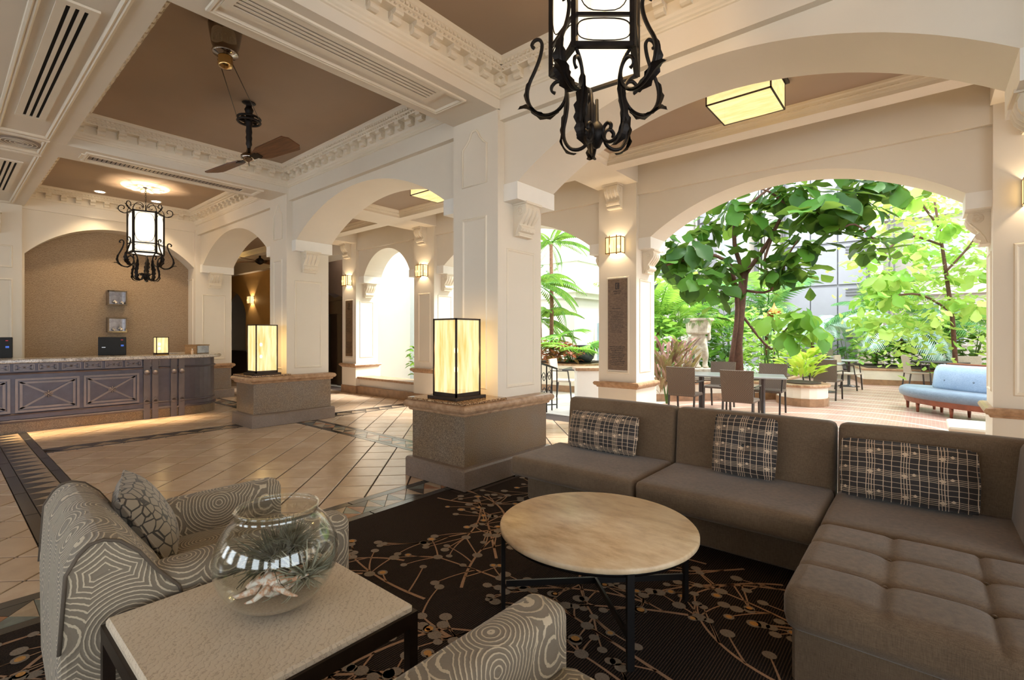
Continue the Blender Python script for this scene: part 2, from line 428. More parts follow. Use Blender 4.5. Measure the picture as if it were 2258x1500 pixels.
for ci, (x0, x1, y0, y1) in enumerate(COFF):
    tr = tag(MB().ring(x0, x1, y0, y1, prof).build('trim_%d' % (ci + 1), 'trim_paint'), kind='structure')
    dent = MB(); d = .14
    for (ax, a0, a1, fixed, rot) in (('x', x0, x1, y1, PI), ('y', y0, y1, x0, -PI / 2), ('x', x0, x1, y0, 0), ('y', y0, y1, x1, PI / 2)):
        L = a1 - a0; k = int(L / .2); st = L / k
        for i in range(k):
            c = a0 + st * (i + .5)
            loc = (c, fixed, 0) if ax == 'x' else (fixed, c, 0)
            s_ = {PI: (0, -.05), 0: (0, .05), -PI / 2: (.05, 0), PI / 2: (-.05, 0)}[rot]
            loc = (loc[0] + s_[0], loc[1] + s_[1], 0)
            if mod_o is None: mod_o = mod.build('modillion', 'trim_paint', tr, loc); mod_o.rotation_euler = (0, 0, rot)
            else: inst(mod_o, tr, loc, (0, 0, rot))
        k = int((L - .3) / .048)
        for i in range(k):
            c = a0 + .15 + (L - .3) * (i + .5) / k; q = {PI: -1, 0: 1, -PI / 2: 1, PI / 2: -1}[rot]
            for dd, zz, hw, hh in ((.165, 4.133, .014, .03), (.148, 4.098, .009, .012)):
                if ax == 'x': dent.box(c - hw, fixed + q * (dd - .02), zz, c + hw, fixed + q * (dd + .012), zz + hh)
                else: dent.box(fixed + q * (dd - .02), c - hw, zz, fixed + q * (dd + .012), c + hw, zz + hh)
    tag(dent.build('dentil_row', 'trim_paint', tr), kind='stuff')
for ci, (x0, x1) in enumerate(((-3.375, .59), (-8.08, -4.045), (-13, -8.70))):
    tag(MB().ring(x0, x1, -3.5, .27, prof).build('trim_%d' % (ci + 4), 'trim_paint'), kind='structure')
# soffit panel mouldings
mf = [(0, 3.791), (.004, 3.775), (.02, 3.77), (.03, 3.778), (.045, 3.772), (.055, 3.784), (.06, 3.791)]
sof = MB()
for r in ((-3.94, -3.48, 1.25, 3.42), (-8.6, -8.18, 1.25, 3.45), (-7.98, -4.15, .42, .90), (-8.72, -8.06, .42, .90), (-12.3, -8.80, .42, .90), (-3.3, .5, .42, .90)): sof.ring(*r, mf)
tag(sof.build('trim_7', 'trim_paint'), kind='structure')
# ================================================================== arcade wall A
def arch_bay(mb, U0, U1, u0, u1, zi, zs, za, zt, v0, v1, axis='y', n_=28):
    """spandrel between piers U0..U1; opening u0..u1 springing at zs, apex za; imposts down to zi"""
    a = (u1 - u0) / 2; s_ = za - zs; R = (a * a + s_ * s_) / (2 * s_); cx = (u0 + u1) / 2; cz = za - R
    th = math.asin(min(1, a / R)); pts = [(cx + R * math.sin(-th + 2 * th * i / n_), cz + R * math.cos(-th + 2 * th * i / n_)) for i in range(n_ + 1)]
    poly = [(U0, zi), (u0, zi)] + pts + [(u1, zi), (U1, zi), (U1, zt), (U0, zt)]
    mk = lambda p, v: (p[0], v, p[1]) if axis == 'y' else (v, p[0], p[1])
    cols = [(U0, zi), (u0, zi)] + pts + [(u1, zi), (U1, zi)]
    P = []
    for v in (v0, v1):
        P.append([mk((c[0], zt), v) for c in cols]); P.append([mk(c, v) for c in cols])
    o = []
    vs_, fs = [], []
    k = len(cols)
    for row in P: vs_ += row
    for i in range(k - 1):
        fs.append((i, i + 1, k + i + 1, k + i)); fs.append((2 * k + i + 1, 2 * k + i, 3 * k + i, 3 * k + i + 1))
        fs.append((k + i, k + i + 1, 3 * k + i + 1, 3 * k + i)); fs.append((i + 1, i, 2 * k + i, 2 * k + i + 1))
    mb.add(vs_, fs)
    return pts
wa = MB()
YA0, YA1 = 3.87, 4.50
arch_bay(wa, -3.40, .62, -3.194, .414, 2.857, 3.03, 3.60, 3.70, YA0, YA1)
arch_bay(wa, -8.10, -4.03, -7.955, -4.30, 2.857, 3.03, 3.60, 3.70, YA0, YA1)
arch_bay(wa, -12.5, -8.68, -12.325, -9.04, 2.857, 3.00, 3.58, 3.70, YA0, YA1)
arch_bay(wa, 1.24, 5.3, 1.42, 5.1, 2.857, 3.03, 3.60, 3.70, YA0, YA1)
wa.box(-22, 3.80, 3.685, 9, 4.5, 4.3)
wa.box(5.2, 3.77, 0, 9, 4.5, 4.3); wa.box(-22, 3.9, 0, -13.1, 4.5, 4.3)
tag(wa.build('wall_arcade', 'paint'), kind='structure')
im = MB()
for a, b in ((-3.40, -3.185), (.405, .62), (-8.10, -7.946), (-4.31, -4.03), (-12.5, -12.316), (-9.05, -8.68)): im.box(a, YA0 - .012, 2.85, b, YA1 + .012, 3.03)
tag(im.build('trim_8', 'white_trim'), kind='structure')
# ================================================================== pillars
MAT['panel_edge'] = MAT['trim_paint']
def frame_rect(mb, a0, a1, z0, z1, face, fv, w=.035, t=.012):
    """raised picture-frame moulding on a wall face: face 'y-' 'x+' 'x-'"""
    prof_ = [(0, 0), (w * .25, t), (w * .6, t), (w * .75, t * .4), (w, 0)]
    P = []
    for d, h in prof_:
        c = [(a0 + d, z0 + d), (a1 - d, z0 + d), (a1 - d, z1 - d), (a0 + d, z1 - d)]
        P.append([{'y-': (a, fv - h, z), 'y+': (a, fv + h, z), 'x+': (fv + h, a, z), 'x-': (fv - h, a, z)}[face] for a, z in c])
    vs_, fs = loft(P, False, True); mb.add(vs_, fs)
def scroll_profile():
    return [(0, 0), (.172, 0), (.178, -.02), (.165, -.03), (.178, -.06), (.176, -.10), (.158, -.14), (.125, -.18), (.098, -.215), (.088, -.235), (.108, -.25), (.118, -.275),
            (.105, -.30), (.075, -.312), (.07, -.325), (.085, -.335), (.08, -.352), (0, -.352)]
def make_corbel(w):
    m = MB(); pr = scroll_profile()
    m.prism([(x, z) for x, z in pr], -w / 2, w / 2, 'y')
    m.box(-.0, -w / 2 - .018, -.022, .195, w / 2 + .018, 0)
    for sgn in (-1, 1):
        sp = []
        for i in range(22):
            a = i / 21 * 4.2 * PI; r = .052 * (1 - i / 24)
            sp.append((.098 + r * math.cos(a + 1), sgn * (w / 2 + .002), -.088 + r * math.sin(a + 1)))
        m.tube(sp, .007, 5)
        m.tube([(.155, sgn * (w / 2), -.13), (.12, sgn * w / 2, -.175), (.08, sgn * w / 2, -.225), (.045, sgn * w / 2, -.29), (.03, sgn * w / 2, -.34)], .009, 5)
    for k in (-1, 0, 1):
        m.tube([(.172, k * w * .28, -.05), (.176, k * w * .28, -.09), (.158, k * w * .28, -.14), (.122, k * w * .28, -.185), (.094, k * w * .28, -.22)], [.012, .018, .02, .016, .008], 6)
    for k in range(4): m.lathe([(0, -.016), (.014, -.01), (.017, 0), (.014, .01), (0, .016)], (.1, (k - 1.5) * w * .24, -.285), 8)
    return m
corb = {}
def add_corbel(parent, loc, rz, w=.22, hs=1.0):
    key = (w,)
    if key not in corb:
        o = make_corbel(w).build('corbel', 'trim_paint', parent, loc); corb[key] = o
    else: o = inst(corb[key], parent, loc)
    o.rotation_euler = (0, 0, rz); o.scale = (1, 1, hs)
    return o
ROLL = [(0, -.0), (-.02, 0), (-.028, .012), (-.03, .025), (-.052, .035), (-.066, .055), (-.068, .075), (-.055, .098), (-.03, .108), (0, .108)]
def arcade_pillar(x0, x1, label, d0=None, d1=None, slabtop=True, corb_left=True, corb_right=True):
    cx = (x0 + x1) / 2
    o = thing('arcade_pillar', label, 'pillar', (cx, 4.1, 0), group='square lobby pillars')
    d0 = d0 if d0 is not None else x0 - .02; d1 = d1 if d1 is not None else x1 + .09
    L = lambda mb: mb
    m = MB(); m.box(d0 - .055 - cx, 3.14 - 4.1, 0, d1 + .055 - cx, 4.53 - 4.1, .185); m.ring(d0 - .055 - cx, d1 + .055 - cx, 3.14 - 4.1, 4.53 - 4.1, [(0, .185), (.01, .2), (.055, .208)])
    m.build('base_course', 'base_stone', o, bevel=.006)
    MB().box(d0 - cx, 3.19 - 4.1, .19, d1 - cx, 4.48 - 4.1, .69).build('plinth', 'granite', o, bevel=.003)
    m = MB(); m.ring(d0 - cx, d1 - cx, 3.19 - 4.1, 4.48 - 4.1, [(d, z + .68) for d, z in ROLL] + [(.2, .788)])
    m.box(d0 - cx + .01, 3.20 - 4.1, .6, d1 - cx - .01, 4.47 - 4.1, .787)
    m.build('cap_moulding', 'cap_stone', o)
    if slabtop:
        MB().box(d0 - .04 - cx, 3.15 - 4.1, .788, d1 + .03 - cx, 3.765 - 4.1, .812, .006).build('slab', 'brown_granite', o)
    MB().box(x0 - cx, 3.77 - 4.1, .78, x1 - cx, 4.515 - 4.1, 3.80).build('shaft', 'paint', o)
    m = MB(); w_ = x1 - x0
    frame_rect(m, -w_ / 2 + .14, w_ / 2 - .155, .87, 2.72, 'y-', 3.77 - 4.1)
    frame_rect(m, 3.90 - 4.1, 4.385 - 4.1, .885, 2.37, 'x+', x1 - cx); frame_rect(m, 3.90 - 4.1, 4.385 - 4.1, .885, 2.37, 'x-', x0 - cx)
    a, b = -w_ / 2 + .15, w_ / 2 - .16; c = (a + b) / 2; hw = (b - a) / 2
    top = [(a, 3.07), (a, 3.50)] + [(a + hw * .75 * (1 - math.cos(i / 8 * PI / 2)), 3.50 + .13 * math.sin(i / 8 * PI / 2)) for i in range(1, 9)]
    top = [(a, 3.07), (a, 3.48), (a + hw * .3, 3.52), (a + hw * .55, 3.57), (a + hw * .72, 3.63), (c - hw * .15, 3.655)]
    path = top + [(2 * c - p[0], p[1]) for p in top[::-1]]
    m.tube([(p[0], 3.766 - 4.1, p[1]) for p in path], .013, 5, True)
    m.build('panel_moulding', 'trim_paint', o)
    if corb_right: add_corbel(o, (x1 - cx, .04, 2.86), 0, .24)
    if corb_left: add_corbel(o, (x0 - cx, .04, 2.86), PI, .24)
    return o
p1 = arcade_pillar(*PX[1], 'nearest cream pillar on grey granite plinth, beside the brown sofa', d0=-4.04, d1=-3.275)
p2 = arcade_pillar(*PX[2], 'cream pillar with lamp on its plinth, between reception desk and nearest pillar', d0=-8.60, d1=-7.94)
p3 = arcade_pillar(*PX[3], 'cream pillar behind the rounded end of reception desk', d0=-13.1, d1=-12.38, slabtop=False)
p0 = arcade_pillar(*PX[0], 'cream pillar at right edge carrying the biggest arch', d0=.72, d1=1.35)
# ================================================================== wall C behind reception
wc = MB(); XC = -12.55
wc.smooth = False
arch_bay(wc, .9, 3.86, 1.06, 3.78, 0, 2.94, 3.57, 3.76, XC, XC - .42, 'x')
wc.box(XC + .035, .9, 3.755, XC - .4, 3.86, 4.3)
wc.box(XC, -7.6, 0, XC - .6, 1.0, 4.3); wc.box(XC, 3.775, 0, XC - .6, 3.9, 4.3)
tag(wc.build('wall_reception', 'paint'), kind='structure')
tag(MB().box(XC - .4, .9, 0, XC - .6, 3.9, 3.9).build('wall_niche', 'wallpaper'), kind='structure')
pil = thing('wall_pilaster', 'cream wall pilaster left of the papered reception niche', 'pilaster', (XC, .6, 0))
MB().box(0, -.35, 0, .1, .42, 3.79).build('shaft', 'paint', pil)
m = MB(); frame_rect(m, -.25, .3, .3, 2.45, 'x+', .1); frame_rect(m, -.25, .3, 2.65, 3.05, 'x+', .1); m.build('panel_moulding', 'trim_paint', pil)
add_corbel(pil, (.1, .02, 3.60), 0, .24)
# ================================================================== corridor ceiling and wall B
ZK = 3.71
PB = [(-11.31, -10.69), (-8.43, -7.78), (-3.88, -3.25), (.52, 1.17), (4.9, 5.5)]
cb = MB()
XB = [(-11.31, -10.69), (-8.46, -7.74), (-3.90, -3.235), (.50, 1.19), (4.9, 5.6)]
for x0, x1 in XB: cb.box(x0, 4.49, ZK, x1, 6.75, 4.2)
cb.box(-22, 4.48, ZK + .001, 9, 4.60, 4.2); cb.box(-22, 5.80, ZK + .001, 9, 6.05, 4.2)
tag(cb.build('corridor_beams', 'paint'), kind='structure')
tag(MB().box(-22, 4.5, 3.83, 9, 5.9, 4.0).build('ceiling_corridor', 'taupe'), kind='structure')
tag(MB().box(-22, 5.9, 4.06, 9, 7.28, 4.5).build('ceiling_slot', 'paint'), kind='structure')
tag(MB().box(-22, 4.4, 4.1, 9, 6.0, 4.5).build('roof_slab', 'paint'), kind='structure')
cprof = [(.003, ZK - .004), (.005, ZK + .03), (.02, ZK + .045), (.025, ZK + .06), (.045, ZK + .065), (.06, ZK + .09), (.075, ZK + .1), (.085, 3.83)]
xs = [-22] + [c for p in XB for c in p] + [9]; ti = 9
for x0, x1 in zip(xs[::2], xs[1::2]):
    if x0 > 1.1: continue
    tr = tag(MB().ring(x0, x1, 4.60, 5.80, cprof).build('trim_%d' % ti, 'trim_paint'), kind='structure'); ti += 1
    d = MB(); x = max(x0, -13) + .03
    while x < x1 - .03:
        d.box(x, 5.80 - .05, ZK + .062, x + .022, 5.80 - .025, ZK + .082); d.box(x, 4.60 + .025, ZK + .062, x + .022, 4.60 + .05, ZK + .082); x += .045
    for yy in range(26): d.box(x0 + .025, 4.64 + yy * .045, ZK + .062, x0 + .05, 4.66 + yy * .045, ZK + .082)
    tag(d.build('dentil_row', 'trim_paint', tr), kind='stuff')
wb = MB(); YB0, YB1 = 6.78, 7.28
arch_bay(wb, -10.7, -8.42, -10.465, -8.69, 2.73, 2.89, 3.47, 3.54, YB0, YB1)
arch_bay(wb, -7.8, -3.86, -7.58, -4.08, 2.73, 2.87, 3.45, 3.54, YB0, YB1)
arch_bay(wb, -3.27, .54, -3.066, .335, 2.73, 2.89, 3.45, 3.54, YB0, YB1)
arch_bay(wb, 1.15, 4.95, 1.36, 4.75, 2.73, 2.89, 3.45, 3.54, YB0, YB1)
wb.box(-22, 6.725, 3.53, 9, YB1, 4.3); wb.box(5.4, 6.7, 0, 9, YB1, 4.3)
# low wall between the far piers
wb.box(-10.7, 6.80, 0, -8.42, 7.2, .36)
tag(wb.build('wall_garden', 'paint'), kind='structure')
im = MB()
for a, b in ((-10.7, -10.456), (-8.70, -8.42), (-7.8, -7.571), (-4.09, -3.86), (-3.27, -3.057), (.326, .54)): im.box(a, YB0 - .01, 2.725, b, YB1 + .01, 2.89)
tag(im.build('trim_20', 'white_trim'), kind='structure')
plain('brown_tile', S(150, 116, 86), .3, var=.25, sc_=8, kind='World')
def garden_pillar(x0, x1, label, base='paint', plaque=False, skirt=True):
    cx = (x0 + x1) / 2; o = thing('garden_pillar', label, 'pillar', (cx, 7.0, 0), group='slim pillars of the garden wall')
    MB().box(x0 - cx, -.3, .72, x1 - cx, .33, 3.72).build('shaft', 'paint', o)
    MB().box(x0 - cx - .004, -.31, .18, x1 - cx + .004, .40, .66).build('dado', 'paint', o)
    if skirt: MB().box(x0 - cx - .02, -.33, 0, x1 - cx + .02, .42, .19).build('skirting', 'brown_tile', o, bevel=.004)
    m = MB(); m.ring(x0 - cx, x1 - cx, -.30, .33, [(d, z * .9 + .64) for d, z in ROLL] + [(.1, .74)]); m.box(x0 - cx + .01, -.29, .6, x1 - cx - .01, .32, .735)
    m.build('roll_moulding', 'cap_stone', o)
    m = MB(); w_ = x1 - x0
    frame_rect(m, -w_ / 2 + .14, w_ / 2 - .11, .86, 2.33, 'y-', -.30, .04, .015)
    frame_rect(m, -.2, .2, .88, 2.29, 'x+', x1 - cx); frame_rect(m, -.2, .2, .88, 2.29, 'x-', x0 - cx)
    m.build('panel_moulding', 'trim_paint', o)
    add_corbel(o, (-.02, -.30, 3.71), -PI / 2, .22); add_corbel(o, (x1 - cx, .03, 2.73), 0, .24); add_corbel(o, (x0 - cx, .03, 2.73), PI, .24)
    return o
garden_pillar(*PB[0], 'far cream garden pillar beside the dark elevator')
garden_pillar(*PB[1], 'cream garden pillar at right end of the low wall, behind nearest plinth lamp')
garden_pillar(*PB[2], 'cream garden pillar with brown directory plaque, right of nearest pillar', skirt=False)
garden_pillar(*PB[3], 'cream garden pillar at right edge behind the sofa', skirt=False)
m = MB(); m.box(-10.7, 6.72, 0, -8.42, 6.80, .19); tag(m.build('baseboard_garden', 'brown_tile'), kind='structure')
sill = thing('window_sill', 'brown stone sill on the low wall under far arch', 'sill', (-9.56, 6.76, .36))
MB().box(-1.12, -.05, 0, 1.12, .45, .06, .02).build('sill_slab', 'cap_stone', sill)
# far end of the corridor and rooms beyond
we = MB(); we.box(-17.5, 3.7, 0, -17.2, 5.6, 4.3); tag(we.build('wall_end', 'taupe_wall'), kind='structure')
wf = MB(); arch_bay(wf, -22, -16.9, -20.3, -17.8, 0, 2.2, 3.0, 4.2, 6.9, 7.2); wf.box(-16.9, 6.9, 0, -13.4, 7.2, 4.2); tag(wf.build('wall_far', 'amber_wall'), kind='structure')
tag(MB().box(-22.5, 3, 0, -22, 9, 4.3).build('wall_west', 'paint'), kind='structure')
tag(MB().box(-22, 8.7, 0, -13.2, 9, 4.3).build('wall_north', 'paint'), kind='structure')
tag(MB().box(-22, 6.8, 4.2, -13.2, 9, 4.5).build('ceiling_far', 'paint'), kind='structure')
# lobby side behind the camera: tall windows
ws = MB()
for x in (-12.6, -9.6, -6.6, -3.6, -.6, 2.4, 5.4): ws.box(x, -5.4, 0, x + 1.3, -5.1, 3.6)
ws.box(-22, -5.4, 3.0, 9, -5.1, 4.5); ws.box(-22, -5.4, 0, -12.5, -5.1, 3.6); ws.box(-22, -5.4, 0, 9, -5.1, .8)
tag(ws.build('wall_south', 'paint'), kind='structure')
we_ = MB()
for y in (-5.4, -2.3, .3, 2.6, 3.8, 6.7): we_.box(5.9, y, 0, 6.2, y + (.45 if y not in (3.8, 6.7) else .7), 4.5)
we_.box(5.9, -5.4, 3.55, 6.2, 7.28, 4.5); we_.box(5.9, -5.4, 0, 6.2, 7.28, .15)
tag(we_.build('wall_east', 'paint'), kind='structure')
# ================================================================== lamps
def glow(name, c0, c1, strength, see=.35, stretch=(9, 9, 1.2), sc_=2.2):
    """art glass lit from inside: streaky, partly see-through"""
    n = NT(name); v = n.scale(n.pos('Object'), stretch); f = n.noise(v, sc_, 5, .6)
    col = n.ramp(f, [(.3, c0), (.68, c1)])
    em = n.n('Emission', {'Color': col, 'Strength': strength}); tr = n.n('BsdfTransparent', {0: (1, .9, .68, 1)})
    mx = n.n('MixShader', {0: 1 - see}); n.t.links.new(tr.outputs[0], mx.inputs[1]); n.t.links.new(em.outputs[0], mx.inputs[2])
    out = [x for x in n.t.nodes if x.type == 'OUTPUT_MATERIAL'][0]; n.t.links.new(mx.outputs[0], out.inputs[0])
    MAT[name] = n.m
glow('lamp_glass', (.80, .50, .13), (1.0, .93, .58), .95, .4, (7, 7, .8), 3.0)
glow('bulb_glow', (1, .9, .7), (1, .9, .7), 9, 0)
glow('lantern_glass', (1.0, .80, .55), (1.0, .94, .82), 1.3, .3)
glow('sconce_glass', (1.0, .66, .25), (1.0, .86, .5), 1.3)
glow('flush_glass', (1.0, .66, .24), (1.0, .86, .46), .95, .3, (2, 9, 9))
def bulb(parent, loc, watts, col=(1, .77, .5), r=.05):
    l = bpy.data.lights.new('bulb', 'POINT'); l.energy = watts; l.color = col; l.shadow_soft_size = r
    o = bpy.data.objects.new('bulb', l); COL.objects.link(o); o.parent = parent; o.location = loc; return o
def box_lamp(name, label, loc, w, h, watts, foot=True, bars=.016, group=None):
    o = thing(name, label, 'lamp', loc, group=group); hw = w / 2; zb = .045 if foot else .022
    if foot: MB().box(-hw - .04, -hw - .04, 0, hw + .04, hw + .04, .03, .003).build('foot', 'bronze', o)
    m = MB(); b = bars
    for sx in (-1, 1):
        for sy in (-1, 1): m.box(sx * hw, sy * hw, zb - .02, sx * (hw - b), sy * (hw - b), h)
    for z0, z1 in ((zb - .02, zb + b * 1.3), (h - b, h)):
        for s_ in (-1, 1):
            m.box(-hw, s_ * hw, z0, hw, s_ * (hw - b), z1); m.box(s_ * hw, -hw + b, z0, s_ * (hw - b), hw - b, z1)
    m.build('frame', 'bronze', o)
    g = hw - b * .6
    for s_ in (-1, 1):
        MB().box(-g, s_ * g, zb + b, g, s_ * (g - .003), h - b).build('glass_pane', 'lamp_glass', o)
        MB().box(s_ * g, -g, zb + b, s_ * (g - .003), g, h - b).build('glass_pane', 'lamp_glass', o)
    MB().box(-g, -g, h - .006, g, g, h - .001).build('top_plate', 'bronze', o)
    for zz in (.36, .60): MB().lathe([(0, -.03), (.016, -.025), (.022, 0), (.016, .025), (0, .03)], (.02, -.03, h * zz), 10).build('light_bulb', 'bulb_glow', o)
    bulb(o, (0, 0, h * .32), watts / 2, r=.03); bulb(o, (0, 0, h * .62), watts / 2, r=.03)
    return o
box_lamp('table_lamp', 'tall amber glass box lamp on the nearest pillar plinth', (-3.62, 3.42, .812), .34, .80, 26, group='box lamps on plinths')
box_lamp('table_lamp', 'amber glass box lamp on the pillar plinth nearer the reception desk', (-8.17, 3.42, .812), .34, .80, 26, group='box lamps on plinths')
box_lamp('desk_lamp', 'small square amber lamp standing on the reception counter', (-10.45, 2.62, 1.091), .19, .32, 8, foot=False, bars=.012)
def sconce(name, label, loc, rz=0, watts=9):
    o = thing(name, label, 'lamp', loc, rz, 'amber wall sconces'); m = MB(); w, d, h = .13, .13, .125; b = .012
    MB().box(-.06, -.012, -.09, .06, 0, .09).build('back_plate', 'brass', o)
    for sx in (-1, 1):
        m.box(sx * w, -d, -h, sx * (w - b), -d + b, h); m.box(sx * w, -b, -h, sx * (w - b), 0, h)
        m.box(sx * (w - .065), -d - .006, -h - .02, sx * (w - .065 - b), -d + .006, h + .02)
    for z in (-h, h - b):
        m.box(-w, -d, z, w, -d + b, z + b)
        for sx in (-1, 1): m.box(sx * w, -d, z, sx * (w - b), 0, z + b)
    m.build('frame', 'brass', o)
    MB().box(-w + b, -d + .003, -h + .004, w - b, -d + .006, h - .004).build('glass_pane', 'sconce_glass', o)
    for sx in (-1, 1): MB().box(sx * (w - .003), -d + b, -h + .004, sx * (w - .006), -.004, h - .004).build('glass_pane', 'sconce_glass', o)
    bulb(o, (0, -.065, 0), watts, r=.025)
    return o
for i, (x, lab) in enumerate(((-3.565, 'amber wall sconce above the brown plaque on garden pillar by the sofa'), (-8.105, 'amber wall sconce on garden pillar at right end of low wall'),
                              (-11.0, 'amber wall sconce above the plaque beside the elevator'), (.845, 'amber wall sconce at the far right edge'))):
    sconce('wall_sconce', lab, (x, 6.70, 2.80))
sconce('wall_sconce', 'amber wall sconce deep beyond the arch behind the reception desk', (-17.25, 6.90, 2.62), watts=14)
def flush_lantern(label, x, y):
    o = thing('ceiling_lantern', label, 'lamp', (x, y, 3.83), group='square corridor ceiling lanterns'); w, h, b = .275, .27, .012
    MB().box(-w - .03, -w - .03, -.02, w + .03, w + .03, 0).build('ceiling_plate', 'bronze', o)
    m = MB()
    for sx in (-1, 1):
        for sy in (-1, 1): m.box(sx * w, sy * w, -h, sx * (w - b), sy * (w - b), -.02)
    for z in (-h, -.032):
        for s_ in (-1, 1): m.box(-w, s_ * w, z, w, s_ * (w - b), z + b); m.box(s_ * w, -w, z, s_ * (w - b), w, z + b)
    m.build('frame', 'bronze', o); g = w - .004
    for s_ in (-1, 1):
        MB().box(-g, s_ * g, -h + b, g, s_ * (g - .003), -.03).build('glass_pane', 'flush_glass', o); MB().box(s_ * g, -g, -h + b, s_ * (g - .003), g, -.03).build('glass_pane', 'flush_glass', o)
    MB().box(-g, -g, -h + .004, g, g, -h + .008).build('glass_pane', 'flush_glass', o)
    bulb(o, (0, 0, -.14), 40, r=.06)
flush_lantern('square amber ceiling lantern seen through the biggest arch', -1.265, 4.87)
flush_lantern('square amber ceiling lantern seen through the arch left of nearest pillar', -5.68, 4.93)
flush_lantern('square amber ceiling lantern in the far left stretch of corridor', -15.2, 5.2)
# ------------------------------------------------------------------ wrought iron chandeliers
def acanthus(m, path, width, nrm):
    """serrated leaf running along a path"""
    L = len(path); P = []
    for i, p in enumerate(path):
        t = i / (L - 1); w = width * math.sin(PI * min(1, t * 1.02 + .06)) ** .7 * (.5 + .5 * abs(math.sin(i * PI / 3.0 + .4)))
        a = path[max(0, i - 1)]; b = path[min(L - 1, i + 1)]; d = (Vector(b) - Vector(a)).normalized(); s_ = d.cross(Vector(nrm)).normalized()
        p = Vector(p); n_ = Vector(nrm)
        P.append([p - n_ * w + s_ * .35 * w, p, p + n_ * w + s_ * .35 * w])
    v, f = loft(P); m.add(v, f)
    v2 = [Vector(q) + Vector((0, 0, .004)) for q in v]; m.add(v2, f)
def smoothpath(pts, k=4):
    out = []
    n_ = len(pts)
    for i in range(n_ - 1):
        p0, p1, p2, p3 = pts[max(0, i - 1)], pts[i], pts[i + 1], pts[min(n_ - 1, i + 2)]
        for j in range(k):
            t = j / k
            out.append(tuple(.5 * (2 * b + (c - a) * t + (2 * a - 5 * b + 4 * c - d) * t * t + (3 * b - a - 3 * c + d) * t ** 3) for a, b, c, d in zip(p0, p1, p2, p3)))
    out.append(tuple(pts[-1])); return out
CUR_A = [(.395, .185), (.41, .205), (.395, .23), (.365, .235), (.345, .21), (.345, .17), (.36, .11), (.39, .04), (.425, -.03), (.44, -.10), (.425, -.17), (.38, -.225), (.32, -.25), (.26, -.24),
         (.215, -.205), (.19, -.155), (.19, -.10), (.215, -.06), (.25, -.05), (.28, -.075), (.28, -.105), (.26, -.12)]
CUR_B = [(.27, .0), (.215, -.05), (.185, -.12), (.18, -.2), (.19, -.28), (.205, -.35), (.2, -.42), (.165, -.475), (.115, -.49), (.07, -.47), (.05, -.425), (.06, -.385), (.09, -.37), (.115, -.39), (.11, -.415)]
CUR_T = [(.295, 0), (.345, -.005), (.40, .02), (.43, .065), (.42, .115), (.38, .135), (.345, .12), (.335, .085), (.355, .065)]
CUR_U = [(.29, 0), (.285, .05), (.25, .11), (.19, .16), (.12, .175), (.06, .15), (.05, .11), (.08, .09), (.105, .11)]
